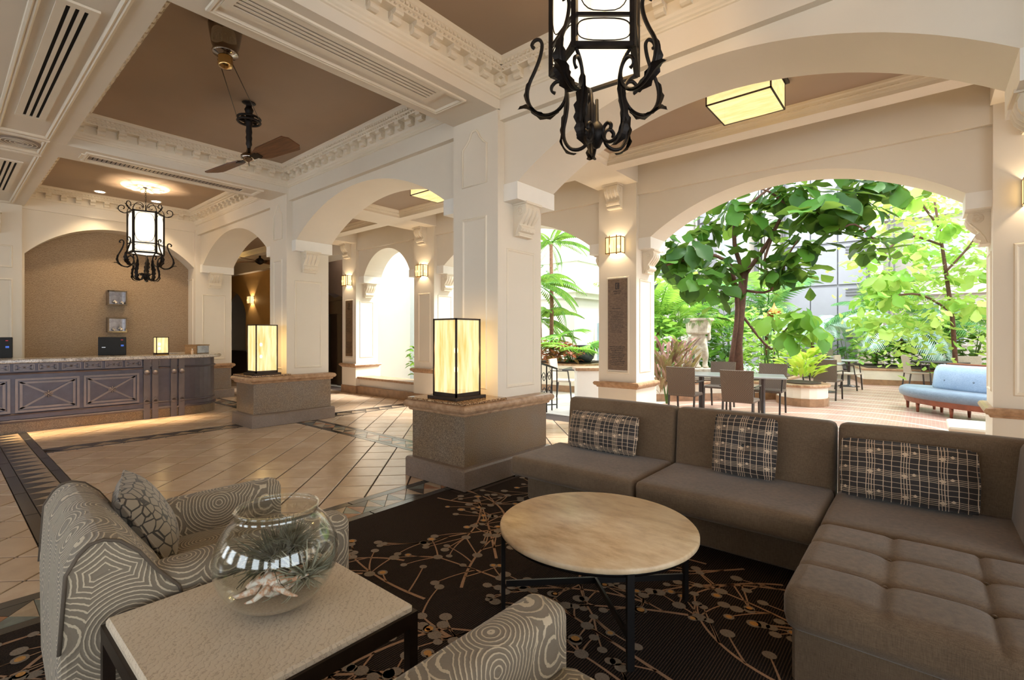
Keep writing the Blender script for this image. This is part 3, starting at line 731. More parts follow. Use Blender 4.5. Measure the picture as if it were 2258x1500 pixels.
def chandelier(label, loc, drop, a0, watts, R=.28, H=.74):
    """loc = centre of the glass body's bottom"""
    o = thing('chandelier', label, 'chandelier', loc, a0, 'wrought iron lobby chandeliers')
    cs = [(R * math.cos(2 * PI * k / 5), R * math.sin(2 * PI * k / 5)) for k in range(5)]
    m = MB()
    for k in range(5):
        a, b = cs[k], cs[(k + 1) % 5]
        m.bar((*a, -.012), (*a, H + .02), .03, .03)
        for z, t in ((0, .034), (.17, .024), (H, .03)): m.bar((*a, z), (*b, z), t, t * .8)
    m.build('frame', 'iron', o)
    for k in range(5):
        a, b = Vector((*cs[k], 0)), Vector((*cs[(k + 1) % 5], 0)); mid = (a + b) / 2; nr = mid.normalized()
        g = MB()
        for z0, z1 in ((.012, .16), (.18, H - .01)):
            q = [a * .985 + Vector((0, 0, z0)), b * .985 + Vector((0, 0, z0)), b * .985 + Vector((0, 0, z1)), a * .985 + Vector((0, 0, z1))]
            q2 = [p - nr * .003 for p in q]; g.add(q + q2, [(0, 1, 2, 3), (7, 6, 5, 4), (0, 4, 5, 1), (2, 6, 7, 3), (1, 5, 6, 2), (0, 3, 7, 4)])
        g.build('glass_pane', 'lantern_glass', o)
        rg_ = MB(); u = (b - a).normalized(); hw = (b - a).length / 2 * .9
        for zc, hz in ((.087, .062), (.18 + (H - .19) / 2, (H - .21) / 2)):
            pts = []
            for i in range(28):
                t = 2 * PI * i / 28; ct, st = math.cos(t), math.sin(t)
                pts.append(mid * 1.0 + nr * .004 + u * math.copysign(abs(ct) ** .6, ct) * hw + Vector((0, 0, zc + math.copysign(abs(st) ** .6, st) * hz)))
            rg_.tube(pts, .004, 4, True)
        rg_.build('oval_ring', 'iron', o)
    MB().prism([(c[0] * .97, c[1] * .97) for c in cs], .004, .008).build('bottom_pane', 'lantern_glass', o)
    for k in range(5):
        an = 2 * PI * k / 5; ca, sa = math.cos(an), math.sin(an); nrm = (-sa, ca, 0)
        t3 = lambda pts: [(r * ca, r * sa, z) for r, z in pts]
        m = MB(); A = smoothpath(CUR_A, 3); B = smoothpath(CUR_B, 3)
        m.tube(t3(A), [.0115] * (len(A) - 6) + [.011, .010, .009, .009, .010, .012], 6); m.build('scroll_arm', 'iron', o)
        m = MB(); m.tube(t3(B), .0115, 6); m.build('scroll_arm', 'iron', o)
        lf = MB(); acanthus(lf, t3(A[24:44]), .05, nrm); acanthus(lf, t3([(r + .01, z - .02) for r, z in A[26:36]] + [(.50, -.13)]) if 0 else t3(smoothpath([(.33, -.25), (.38, -.235), (.43, -.2), (.47, -.185), (.51, -.19)], 3)), .04, nrm)
        acanthus(lf, t3(B[6:24]), .045, nrm); acanthus(lf, t3(smoothpath([(.2, -.36), (.215, -.42), (.2, -.47), (.16, -.505), (.11, -.515)], 3)), .035, nrm)
        lf.build('acanthus_leaf', 'iron', o)
        m = MB(); m.tube([(x, y, z + H) for x, y, z in t3(smoothpath(CUR_T, 3))], .008, 6); m.tube([(x, y, z + H) for x, y, z in t3(smoothpath(CUR_U, 3))], .008, 6)
        acanthus(m, [(x, y, z + H) for x, y, z in t3(smoothpath([(.345, 0), (.40, .02), (.44, .06), (.475, .075)], 3))], .02, nrm)
        m.build('crown_scroll', 'iron', o)
    m = MB(); m.lathe([(0, -.50), (.02, -.49), (.04, -.45), (.055, -.42), (.05, -.38), (.03, -.35), (.012, -.33), (.01, -.2), (.0, -.19)], seg=12); m.build('finial', 'iron', o)
    m = MB(); zc = H + .16; kk = 0
    m.tube([(0, 0, H - .05), (0, 0, zc)], .01, 6)
    while zc < drop - .05:
        ring_ = [((.012 * math.cos(t * PI / 5) if kk % 2 else 0), (0 if kk % 2 else .012 * math.cos(t * PI / 5)), zc + .022 + .024 * math.sin(t * PI / 5)) for t in range(10)]
        m.tube(ring_, .0035, 4, True); zc += .036; kk += 1
    m.build('chain', 'iron', o)
    MB().lathe([(0, drop), (.07, drop), (.075, drop - .012), (.05, drop - .03), (.012, drop - .045), (0, drop - .045)], seg=20).build('canopy', 'iron', o)
    bulb(o, (0, 0, H * .3), watts / 2, (1, .78, .52), .06); bulb(o, (0, 0, H * .62), watts / 2, (1, .78, .52), .06)
    return o
ch1 = chandelier('big wrought iron chandelier hanging close above the sofa group', (-1.52, 2.60, 3.08), 4.2 - 3.08, math.radians(-85.8), 150)
ch2 = chandelier('smaller looking wrought iron chandelier hanging over the reception desk', (-11.0, 2.52, 2.95), 4.2 - 2.95, math.radians(20), 110)
# plaster ceiling rose
rose = thing('ceiling_rose', 'round plaster ceiling rose above the reception chandelier', 'ceiling rose', (-11.0, 2.52, 4.2))
m = MB(); m.lathe([(0, -.02), (.08, -.03), (.1, -.015), (.2, -.02), (.24, -.04), (.30, -.045), (.33, -.02), (.36, -.03), (.38, 0)], seg=32)
for k in range(10):
    a = 2 * PI * k / 10; m.tube([(math.cos(a) * r, math.sin(a) * r, -.03 - .012 * math.sin((r - .1) * 15)) for r in (.1, .15, .2, .25, .29)], [.01, .03, .04, .035, .012], 6)
m.build('plaster_relief', 'trim_paint', rose)
glow('downlight_glass', (1, .86, .62), (1, .9, .7), 9, 0)
for i, (x, y, lab) in enumerate(((-12.1, 2.05, 'recessed ceiling downlight left of the reception chandelier'), (-12.1, 2.95, 'recessed ceiling downlight just behind the reception chandelier'))):
    o = thing('downlight', lab, 'downlight', (x, y, 4.2)); MB().lathe([(.075, 0), (.095, -.006), (.1, 0)], seg=20).build('trim_ring', 'white_trim', o)
    MB().lathe([(0, -.002), (.078, -.002)], seg=20).build('lens', 'downlight_glass', o)
    l = bpy.data.lights.new('downlight_lamp', 'SPOT'); l.energy = 60; l.color = (1, .78, .5); l.spot_size = 1.7; l.spot_blend = .6; l.shadow_soft_size = .07
    lo = bpy.data.objects.new('downlight_lamp', l); COL.objects.link(lo); lo.parent = o; lo.location = (0, 0, -.03)
# ------------------------------------------------------------------ belt driven ceiling fan
n = NT('fan_wood'); v = n.pos('Object'); f = n.noise(n.scale(v, (2, 30, 30)), 2, 4); MAT['fan_wood'] = n.m
n.set(col=n.ramp(f, [(.3, S(70, 40, 24)), (.7, S(112, 70, 44))]), rough=.4)
plain('chrome', S(150, 140, 130), .08, 1, var=.05)
def blade(parent, ang, L=.9, w=.24):
    m = MB(); pts = [(.16, -.06), (.3, -w * .42), (L - .06, -w / 2), (L, -w / 2 + .05), (L, w / 2 - .05), (L - .06, w / 2), (.3, w * .42), (.16, .06)]
    m.prism(pts, -.006, .006)
    b = m.build('blade', 'fan_wood', parent); b.rotation_euler = Euler((math.radians(-16), 0, ang)); b.rotation_mode = 'XYZ'
    k = MB(); k.box(.05, -.035, -.012, .24, .035, -.004); k.box(.16, -.05, -.012, .2, .05, -.004)
    a = k.build('blade_iron', 'iron', b); return b
fan = thing('ceiling_fan', 'belt driven ceiling fan with wooden blades and dark ornate rod', 'fan', (-6.1, 2.4, 3.54))
m = MB(); m.lathe([(0, -.1), (.006, -.09), (.01, -.05), (.05, -.035), (.085, -.01), (.09, .02), (.06, .05), (.03, .07), (.02, .12), (0, .12)], seg=16); m.build('hub', 'chrome', fan)
m = MB(); m.lathe([(.02, .1), (.024, .14), (.034, .16), (.03, .2), (.036, .24), (.03, .27), (.036, .31), (.03, .36), (.038, .40), (.042, .44), (.034, .5), (.04, .54), (.05, .57), (.034, .6), (.03, .63), (.06, .64), (.075, .65), (.02, .66), (0, .66)], seg=14); m.build('downrod', 'iron', fan)
m = MB()
for r0, z0 in ((.12, .43), (.12, .47)): m.tube([(r0 * math.cos(t * PI / 12), r0 * math.sin(t * PI / 12), z0) for t in range(24)], .014, 5, True)
for t in range(6): m.bar((0, 0, .45), (.12 * math.cos(t * PI / 3), .12 * math.sin(t * PI / 3), .45), .02, .03)
m.build('pulley', 'iron', fan)
blade(fan, math.radians(186)); blade(fan, math.radians(7))
mo = thing('fan_motor', 'polished conical fan motor fixed to the coffered ceiling', 'motor', (-4.72, 1.66, 4.2))
m = MB(); m.lathe([(0, 0), (.13, 0), (.135, -.03), (.125, -.1), (.11, -.19), (.09, -.24), (.105, -.25), (.1, -.27), (.06, -.28), (.055, -.29)], seg=24); m.build('motor_body', 'chrome', mo)
m = MB(); m.lathe([(.055, -.28), (.062, -.3), (.056, -.31), (.062, -.33), (.056, -.34), (.062, -.36), (.05, -.385), (0, -.4)], seg=20); m.build('drive_pulley', 'brass', mo)
m = MB()
for s_ in (-1, 1):
    d = Vector((-6.1 + 4.72, 2.4 - 1.66, 0)).normalized(); q = Vector((-d.y, d.x, 0))
    m.tube([Vector((0, 0, -.33)) + q * s_ * .05, Vector((-1.38, .74, -.21)) + q * s_ * .12], .004, 5)
m.build('drive_belt', 'bronze', mo)
f2 = thing('ceiling_fan', 'dark ceiling fan far beyond the arch at the reception', 'fan', (-14.5, 6.0, 3.55))
m = MB(); m.lathe([(0, -.1), (.05, -.08), (.12, -.03), (.13, .02), (.08, .07), (.03, .1), (.02, .2), (.06, .24), (.07, .28), (0, .28)], seg=14); m.build('hub', 'iron', f2)
for k in range(4): blade(f2, k * PI / 2 + .5, .75, .16)
# ------------------------------------------------------------------ vents and speaker in the soffits
def slot_vent(label, x0, x1, y0, y1, n_, along, pitch=.05, sw=.022, z=3.789):
    o = thing('ceiling_vent', label, 'vent', ((x0 + x1) / 2, (y0 + y1) / 2, z)); hx, hy = (x1 - x0) / 2, (y1 - y0) / 2
    MB().box(-hx + .02, -hy + .02, -.004, hx - .02, hy - .02, .0).build('slot_shade_sheet', 'slot_shade', o)  # black sheet paints the shade of the slots, which are only shallow
    W = (hy if along == 'x' else hx); L = hx if along == 'x' else hy
    def bx(m, a0, a1, b0, b1): (m.box(a0, b0, -.016, a1, b1, 0) if along == 'x' else m.box(b0, a0, -.016, b1, a1, 0))
    e = [-W] + [q for i in range(n_) for q in ((i - (n_ - 1) / 2) * pitch - sw / 2, (i - (n_ - 1) / 2) * pitch + sw / 2)] + [W]
    for a, b in zip(e[::2], e[1::2]):
        m = MB(); bx(m, -L, L, a, b); m.build('slat', 'trim_paint', o)
    for s_ in (-1, 1):
        m = MB(); bx(m, s_ * (L + .002), s_ * (L - .06), -W - .002, W + .002); m.v = [(p[0], p[1], p[2] - .0015 if p[2] < -.01 else p[2]) for p in m.v]; m.build('end_cap', 'trim_paint', o)
    return o
slot_vent('long three-slot air vent in the beam soffit at upper left', -7.33, -4.55, .545, .775, 3, 'x', .05, .024)
slot_vent('short three-slot air vent in the beam soffit at far left', -11.4, -9.3, .545, .775, 3, 'x', .05, .024)
slot_vent('four-slot air vent in the beam soffit left of the big chandelier', -3.80, -3.50, 1.30, 3.17, 4, 'y', .046, .02)
o = thing('ceiling_grille', 'slim grey air grille in the beam soffit above the reception', 'vent', (-8.4, 2.22, 3.789))
m = MB(); m.ring(-.11, .11, -1.0, 1.0, [(0, 0), (0, -.012), (.03, -.012), (.03, -.004)]); m.build('frame', 'trim_paint', o)
for k in range(40): MB().box(-.08, -.96 + k * .048, -.008, .08, -.925 + k * .048, -.002).build('grille_fin', 'grille', o) if k < 1 else None
gf = [c for c in o.children if c.name.startswith('grille_fin')][0]
for k in range(1, 40): inst(gf, o, (0, k * .048, 0))
MB().box(-.085, -.97, -.003, .085, .97, -.001).build('slot_shade_sheet', 'slot_shade', o)  # shade between the fins, painted as a black sheet
o = thing('ceiling_speaker', 'round grey speaker grille in the beam crossing at left', 'speaker', (-8.38, .66, 3.79))
MB().lathe([(0, -.012), (.15, -.012), (.17, -.014), (.2, -.01), (.21, 0)], seg=28).build('speaker_cone', 'grille', o)
m = MB()
for r in (.04, .08, .12, .16): m.tube([(r * math.cos(t * PI / 12), r * math.sin(t * PI / 12), -.014) for t in range(24)], .004, 4, True)
m.build('grille_ring', 'trim_paint', o)
# ================================================================== reception desk
plain('desk_metal', S(92, 86, 94), .38, .45, var=.12, sc_=8)
plain('desk_light', S(128, 116, 114), .36, .45, var=.1, sc_=8)
n = NT('desk_granite'); v = n.pos('World'); f = n.noise(v, 9, 6, .7); f2 = n.noise(v, 60, 3); MAT['desk_granite'] = n.m
n.set(col=n.mix(n.ramp(f2, [(.5, (0, 0, 0)), (.68, (.8, .8, .8))]), n.ramp(f, [(.3, S(150, 142, 138)), (.5, S(214, 208, 202)), (.7, S(238, 232, 226))]), S(74, 62, 58)), rough=.12)
DP = [(-10.22, -3.2), (-10.22, .5), (-10.22, 3.0)] + [(-10.77 + .55 * math.cos(a * PI / 20), 3.0 + .55 * math.sin(a * PI / 20)) for a in range(1, 11)] + [(-11.9, 3.55)]
def sweep2(mb, path, prof, closed=True):
    P = []
    for i, p in enumerate(path):
        a = path[max(0, i - 1)]; b = path[min(len(path) - 1, i + 1)]; d = Vector((b[0] - a[0], b[1] - a[1])).normalized(); nx, ny = d.y, -d.x
        P.append([(p[0] + nx * q, p[1] + ny * q, z) for q, z in prof])
    v, f = loft(P, False, closed, closed); mb.add(v, f)
desk = thing('reception_desk', 'long slate grey reception desk with crossed panels and marble counter', 'desk', (0, 0, 0))
m = MB(); sweep2(m, DP, [(-.5, .0), (.01, 0), (.01, .15), (-.5, .15)]); m.build('stone_base', 'granite', desk)
m = MB(); sweep2(m, DP, [(-.5, .15), (.0, .15), (.03, .155), (.035, .18), (.01, .195), (0, .2), (0, .26), (.012, .265), (.018, .275), (.012, .285), (0, .29), (0, .86), (.02, .865), (.028, .878), (.02, .89), (0, .895), (0, 1.03), (-.5, 1.03)])
m.build('body', 'desk_metal', desk)
m = MB(); sweep2(m, DP, [(-.5, 1.03), (.10, 1.03), (.12, 1.045), (.12, 1.075), (.10, 1.09), (-.5, 1.09)]); m.build('countertop', 'desk_granite', desk)
big = None; small = None
def xpanel(y0, y1, z0, z1, t, ros):
    o = MB(); w = t
    for a in ((0, .028), (w * 1.1, .014)):
        o.ring(0, 1, 0, 1, [(0, 0)]) if 0 else None
    hy, hz = (y1 - y0) / 2, (z1 - z0) / 2
    for d, h in ((0, .026), (w * 1.6, .016)):
        a, b = hy - d, hz - d
        o.box(0, -a, b - w, h, a, b); o.box(0, -a, -b, h, a, -b + w); o.box(0, -a, -b + w, h, -a + w, b - w); o.box(0, a - w, -b + w, h, a, b - w)
    fr = o.build('panel_frame', 'desk_light', desk, (-10.22, (y0 + y1) / 2, (z0 + z1) / 2))
    b = MB(); i_ = w * 1.5
    b.bar((.008, -hy + i_, -hz + i_), (.008, hy - i_, hz - i_), w * .8, .016, (1, 0, 0)); b.bar((.008, -hy + i_, hz - i_), (.008, hy - i_, -hz + i_), w * .8, .016, (1, 0, 0))
    b.build('cross_bar', 'desk_light', fr)
    r = MB()
    for k in range(8):
        a = k * PI / 4; r.tube([(.02, math.cos(a) * q * ros, math.sin(a) * q * ros) for q in (.15, .5, .85, 1)], [ros * .12, ros * .2, ros * .16, ros * .05], 5)
    r.lathe([(ros * .3, 0), (ros * .25, .01), (0, .02)], M=T(.02, 0, 0, 0, PI / 2, 0), seg=8)
    r.build('rosette', 'desk_light', fr)
    return fr
for k in range(-3, 2): xpanel(.763 + k * .766, 1.479 + k * .766, .30, .80, .03, .055)
for k in range(-9, 6): xpanel(1.008 + k * .262, 1.231 + k * .262, .912, 1.015, .012, .022)
plain('desk_post', S(100, 92, 94), .5, .2, var=.1)
for i, yy in enumerate((2.35, 2.47, 2.745, 2.865)):
    m = MB(); m.box(-10.215, yy - .045, 0, -10.185, yy + .045, 1.03)
    m.build('pilaster', 'desk_post', desk)
    k = MB(); k.lathe([(0, .035), (.03, .03), (.045, .012), (.045, 0), (.03, -.01)], M=T(-10.185, yy, .80, 0, PI / 2, 0), seg=14); k.lathe([(0, .02), (.03, .02), (.045, .01), (.045, 0)], M=T(-10.185, yy, .30, 0, PI / 2, 0), seg=14)
    k.prism([(yy - .045, .30), (yy + .045, .30), (yy, .38)], -10.19, -10.165, 'x'); k.build('pilaster_boss', 'desk_post', desk)
glow('led_strip', (1, .7, .36), (1, .78, .45), 6, 0)
l = bpy.data.lights.new('floor_strip_fill', 'AREA'); l.shape = 'RECTANGLE'; l.size = .05; l.size_y = 3.6; l.spread = math.radians(60); l.energy = 20; l.color = (1, .72, .4)  # added area lamp, no fixture under the counter; brightens the floor before the desk
lo = bpy.data.objects.new('floor_strip_fill', l); COL.objects.link(lo); lo.parent = desk; lo.location = (-10.125, 1.2, 1.026); lo.rotation_euler = (0, math.radians(-16), 0)
# things on and behind the desk
plain('screen_black', S(12, 11, 13), .6, var=.1)
for nm, c in (('ui_white', (.7, .72, .75)), ('ui_blue', (.1, .2, .7)), ('ui_red', (.5, .06, .08))): glow(nm, c, c, .6, 0)
def monitor(label, y0, y1):
    o = thing('monitor', label, 'monitor', (-11.05, (y0 + y1) / 2, .982), math.radians(-6)); w = (y1 - y0) / 2
    MB().box(-.1, -.12, 0, .12, .12, .015).build('foot', 'screen_black', o); MB().box(-.05, -.03, 0, -.02, .03, .25).build('neck', 'screen_black', o)
    MB().box(-.02, -w, .1, .015, w, .43, .008).build('screen', 'screen_black', o)
    for nm, a, z, dw, dz in (('ui_white', -w * .75, .24, .05, .012), ('ui_blue', w * .6, .26, .04, .03), ('ui_red', w * .6, .37, .03, .012)): MB().box(.0155, a, z, .0165, a + dw, z + dz).build('screen_mark', nm, o)
monitor('black computer monitor behind the middle of reception desk', 1.85, 2.24)
monitor('black computer monitor behind the left end of reception desk', .40, .80)
MB().box(-11.9, -3.2, .90, -10.72, 3.1, .98).build('work_shelf', 'desk_metal', desk)
plain('wicker', S(150, 118, 84), .7, var=.3, sc_=90, bump=.5)
o = thing('brochure_box', 'woven box with silvery front at the round end of reception desk', 'box', (-10.72, 3.27, 1.09), math.radians(35))
m = MB(); m.box(-.12, -.17, 0, .12, .17, .15, .006); m.build('body', 'wicker', o); m = MB(); m.ring(-.125, .125, -.175, .175, [(0, .15), (0, .17), (.03, .172), (.03, .15)]); m.build('rim', 'wicker', o)
plain('foil', S(160, 156, 160), .3, .7, var=.3, sc_=12); MB().box(.121, -.15, .012, .126, .15, .15).build('front_label', 'foil', o)
o = thing('pencil', 'yellow pencil lying on the reception counter beside the lamp', 'pencil', (-10.22, 2.50, 1.096)); plain('pencil_yellow', S(220, 160, 40), .4); plain('pencil_wood', S(214, 180, 140), .6)
MB().tube([(0, 0, 0), (.04, .16, 0)], .006, 6).build('shaft', 'pencil_yellow', o); MB().tube([(0, 0, 0), (-.006, -.024, 0)], [.006, .001], 6).build('tip', 'pencil_wood', o)
o = thing('hand_sanitiser', 'little pale bottle on the reception counter near the woven box', 'bottle', (-10.42, 3.10, 1.09)); plain('pale_plastic', S(222, 190, 160), .3)
MB().lathe([(0, 0), (.02, 0), (.022, .01), (.022, .06), (.01, .075), (.01, .085), (0, .085)], seg=12).build('body', 'pale_plastic', o); MB().lathe([(0, .085), (.012, .085), (.012, .1), (0, .1)], seg=10).build('cap', 'white_trim', o)
plain('shell_white', S(228, 214, 198), .4, var=.1, sc_=20)
def shell_mesh(m, r, M=None):
    P = []
    for i in range(30):
        t = i / 29; a = t * 5 * PI; rr = r * (1 - t) ** 1.2; c = Vector((math.cos(a) * rr * .55, math.sin(a) * rr * .55, r * 1.6 * t - r * .4)); q = rr * .5 + r * .03
        P.append([c + Vector((math.cos(a) * math.cos(b) * q, math.sin(a) * math.cos(b) * q, math.sin(b) * q)) for b in [2 * PI * k / 8 for k in range(8)]])
    v, f = loft(P, False, True, True); m.smooth = True; m.add(v, f, M); m.smooth = False
for i, (z0, lab) in enumerate(((2.06, 'upper'), (1.50, 'lower'))):
    o = thing('wall_cube', '%s mirrored display box on the papered reception wall' % lab, 'shelf', (-12.95, 2.45, z0), group='display boxes on reception wall'); m = MB()
    for a, b in ((-.16, -.135), (.135, .16)): m.box(0, a, 0, .16, b, .31)
    m.box(0, -.135, 0, .16, .135, .025); m.box(0, -.135, .285, .16, .135, .31); m.build('frame', 'chrome', o); MB().box(.001, -.134, .026, .006, .134, .284).build('back_panel', 'foil', o)
    for k, (yy, r) in enumerate(((-.03, .05), (.09, .04)) if i == 0 else ((.06, .055), (-.05, .035))):
        s_ = thing('shell', ['tall pale', 'small pale', 'round pale', 'small grey'][i * 2 + k] + ' shell standing in the %s display box' % lab, 'shell', (-12.95 + .08, 2.45 + yy, z0 + .025 + r * .95))
        m = MB(); shell_mesh(m, r); m.build('shell_body', 'shell_white', s_)
# ------------------------------------------------------------------ plaques, elevator, dark furniture beyond
n = NT('plaque_stone'); v = n.pos('World'); f = n.noise(n.scale(v, (20, 20, 60)), 1.5, 4); MAT['plaque_stone'] = n.m
n.set(col=n.ramp(f, [(.3, S(92, 70, 50)), (.7, S(126, 100, 74))]), rough=.4)
plain('ink', S(34, 24, 18), .5)
def text(parent, s_, size, loc, rot, mat, name='lettering'):
    c = bpy.data.curves.new(name, 'FONT'); c.body = s_; c.size = size; c.align_x = 'CENTER'; c.extrude = .0008
    o = bpy.data.objects.new(name, c); COL.objects.link(o); dg = bpy.context.evaluated_depsgraph_get(); me = bpy.data.meshes.new_from_object(o.evaluated_get(dg)); bpy.data.objects.remove(o)
    me.materials.clear(); me.materials.append(MAT[mat]); q = bpy.data.objects.new(name, me); COL.objects.link(q); q.parent = parent; q.location = loc; q.rotation_euler = rot; return q
def plaque(label, cx):
    o = thing('directory_plaque', label, 'sign', (cx, 6.695, 0), group='brown directory plaques'); hw = .16
    MB().box(-hw, -.016, .915, hw, 0, 2.30, .003).build('board', 'plaque_stone', o)
    MB().box(-.033, -.0175, 2.14, .033, -.016, 2.24).build('emblem_block', 'ink', o)
    text(o, 'E', .10, (0, -.0185, 2.155), (PI / 2, 0, 0), 'plaque_stone', 'emblem_letter')
    text(o, 'EMBASSY', .034, (0, -.0175, 2.10), (PI / 2, 0, 0), 'ink'); text(o, 'SUITES', .034, (0, -.0175, 2.065), (PI / 2, 0, 0), 'ink')
    r = random.Random(3); m = MB(); z = 1.88
    m.box(-.09, -.0172, 1.845, .06, -.016, 1.852); z = 1.80
    def line(z, a, b, h):
        x = a
        while x < b:
            w = r.uniform(.006, .03); m.box(x, -.0172, z, min(b, x + w), -.016, z + h * r.uniform(.6, 1)); x += w + .006
    for k in range(14): line(1.80 - k * .024, -.13 + r.uniform(0, .04), .12 - r.uniform(0, .05), .007)
    for k in range(11): line(1.26 - k * .027, -.13 + abs(k % 4) * .015, .13 - abs(k % 4) * .015, .012)
    tag(m.build('small_print', 'ink', o), kind='stuff')
plaque('brown directory plaque on the garden pillar by the sofa', -3.55); plaque('brown directory plaque on the garden pillar beside the elevator', -10.97)
ev = thing('elevator', 'dark elevator door with carved hood and lit floor number', 'elevator', (-13.4, 7.45, 0)); plain('dark_wood', S(42, 28, 22), .35, var=.3, sc_=10); plain('steel_door', S(92, 88, 78), .3, .8, var=.1)
MB().box(-.95, .0, 0, -.55, .25, 2.35).build('jamb', 'dark_wood', ev); MB().box(.55, 0, 0, .95, .25, 2.35).build('jamb', 'dark_wood', ev); MB().box(-.95, -.02, 2.05, .95, .25, 2.42).build('lintel', 'dark_wood', ev)
m = MB(); m.prism([(-1.0, 2.42), (1.0, 2.42), (1.0, 2.5), (.75, 2.56), (.5, 2.5), (.25, 2.6), (0, 2.68), (-.25, 2.6), (-.5, 2.5), (-.75, 2.56), (-1.0, 2.5)], -.05, .25, 'y'); m.build('carved_hood', 'dark_wood', ev)
MB().box(-.55, .1, 0, -.005, .14, 2.06).build('door_leaf', 'steel_door', ev); MB().box(.005, .1, 0, .55, .14, 2.06).build('door_leaf', 'dark_wood', ev)
glow('digit', (1, .42, .1), (1, .42, .1), 3, 0); text(ev, '03', .17, (0, -.022, 2.15), (PI / 2, 0, 0), 'digit', 'floor_number')
tag(MB().box(-16.5, 7.71, 0, -11.9, 8.0, 4.3).build('wall_elevator', 'taupe_wall'), kind='structure')
tag(MB().box(-12.05, 8.0, 0, -11.9, 9.3, 4.3).build('wall_return', 'paint'), kind='structure')
o = thing('console_table', 'black console furniture far beyond the arch at the reception', 'furniture', (-16.6, 6.45, 0)); MB().box(-.7, -.25, .1, .7, .25, .9, .01).build('cabinet', 'black', o); MB().box(-.75, -.28, .9, .75, .28, .95).build('top', 'black', o)
# ================================================================== upholstery
def weave(name, c0, c1, sc_=1.0, rough=.9):
    n = NT(name); v = n.pos('Object'); a = n.noise(n.scale(v, (40 * sc_, 40 * sc_, 420 * sc_)), 1, 3); b = n.noise(n.scale(v, (420 * sc_, 420 * sc_, 30 * sc_)), 1, 2); c = n.noise(v, 3, 4)
    f = n.math('ADD', n.math('MULTIPLY', n.math('ADD', a, b), .36), n.math('MULTIPLY', c, .28))
    n.set(col=n.ramp(f, [(.35, c0), (.65, c1)]), rough=rough, sheen=.25, spec=.2); n.bump(n.math('ADD', a, b), .25, .003); MAT[name] = n.m
weave('sofa_cloth', S(90, 72, 55), S(128, 106, 83))
def swirl(name, c0, c1, scale=4.2, ring=76):
    n = NT(name); v = n.pos('Object'); vv = n.n('VectorMath', {0: v, 1: n.n('TexNoise', {'Vector': v, 'Scale': 3.0, 'Detail': 1}).outputs['Color']}, operation='ADD').outputs[0]
    mixv = n.n('Mix', {'Factor': .03}, data_type='VECTOR'); n.t.links.new(v, mixv.inputs[4]); n.t.links.new(vv, mixv.inputs[5])
    vo = n.n('TexVoronoi', {'Vector': mixv.outputs[1], 'Scale': scale, 'Randomness': .95}, feature='F1')
    wob = n.noise(v, 95, 1)
    ph = n.math('ADD', n.math('MULTIPLY', vo.outputs['Distance'], ring), n.math('MULTIPLY', wob, 1.6))
    s_ = n.math('SINE', ph)
    n.set(col=n.ramp(s_, [(.0, c0), (.62, c0), (.74, c1), (1, c1)]), rough=.85, sheen=.2, spec=.2)
    n.bump(n.math('MULTIPLY', s_, 1), .25, .004); MAT[name] = n.m
swirl('swirl_cloth', S(134, 122, 106), S(204, 188, 162), 4.6, 100)
n = NT('crackle_cloth'); v = n.pos('Object'); vo = n.n('TexVoronoi', {'Vector': v, 'Scale': 22}, feature='DISTANCE_TO_EDGE').outputs[0]; MAT['crackle_cloth'] = n.m
n.set(col=n.ramp(vo, [(.0, S(44, 36, 32)), (.05, S(52, 44, 38)), (.075, S(152, 138, 120))]), rough=.6, sheen=.3)
n = NT('plaid'); MAT['plaid'] = n.m; v = n.pos('Object'); sx = n.n('SeparateXYZ', {0: v})
def lines(c, per, off):
    f = n.math('FRACT', n.math('ADD', n.math('DIVIDE', c, per), off)); w = .022; st = [(0, (0, 0, 0))]
    for p in (.12, .20, .28, .36, .62, .86): st += [(p, (1, 1, 1)), (p + w, (0, 0, 0))]
    return f, n.ramp(f, st, 'CONSTANT')
wv = n.math('MULTIPLY', n.noise(v, 7, 1), .018)
fu, lu = lines(n.math('ADD', sx.outputs[0], wv), .17, .2); fv, lv = lines(n.math('ADD', sx.outputs[2], wv), .125, .3)
star = n.math('LESS_THAN', n.math('ADD', n.math('ABSOLUTE', n.math('SUBTRACT', fu, .24)), n.math('ABSOLUTE', n.math('SUBTRACT', fv, .24))), .1)
star2 = n.math('LESS_THAN', n.math('ADD', n.math('ABSOLUTE', n.math('SUBTRACT', fu, .5)), n.math('ABSOLUTE', n.math('SUBTRACT', fv, .36))), .07)
msk = n.math('MAXIMUM', n.math('MAXIMUM', star, star2), n.math('MAXIMUM', lu, lv))
n.set(col=n.mix(msk, S(44, 36, 33), S(206, 180, 152)), rough=.7, sheen=.2)
def pillow_mesh(w, h, t, n_=16, button=False):
    m = MB(); P = []; Q = []
    for i in range(n_ + 1):
        a, b = [], []
        for j in range(n_ + 1):
            u, v = -1 + 2 * i / n_, -1 + 2 * j / n_; e = ((1 - abs(u) ** 2.6) * (1 - abs(v) ** 2.6)) ** .55; k = 1 - .06 * (abs(u * v)) - .035 * (1 - abs(u)) * abs(v) ** 3 - .035 * (1 - abs(v)) * abs(u) ** 3
            th = t / 2 * e
            if button: th *= 1 - .55 * math.exp(-(u * u + v * v) * 18)
            wr = .004 * math.sin(u * 9 + v * 4) * e
            a.append((u * w / 2 * k, -th + wr, v * h / 2 * k)); b.append((u * w / 2 * k, th, v * h / 2 * k))
        P.append(a); Q.append(b)
    m.smooth = True; v, f = loft(P); m.add(v, f); v, f = loft(Q); m.add(v, [q[::-1] for q in f]); m.smooth = False
    return m
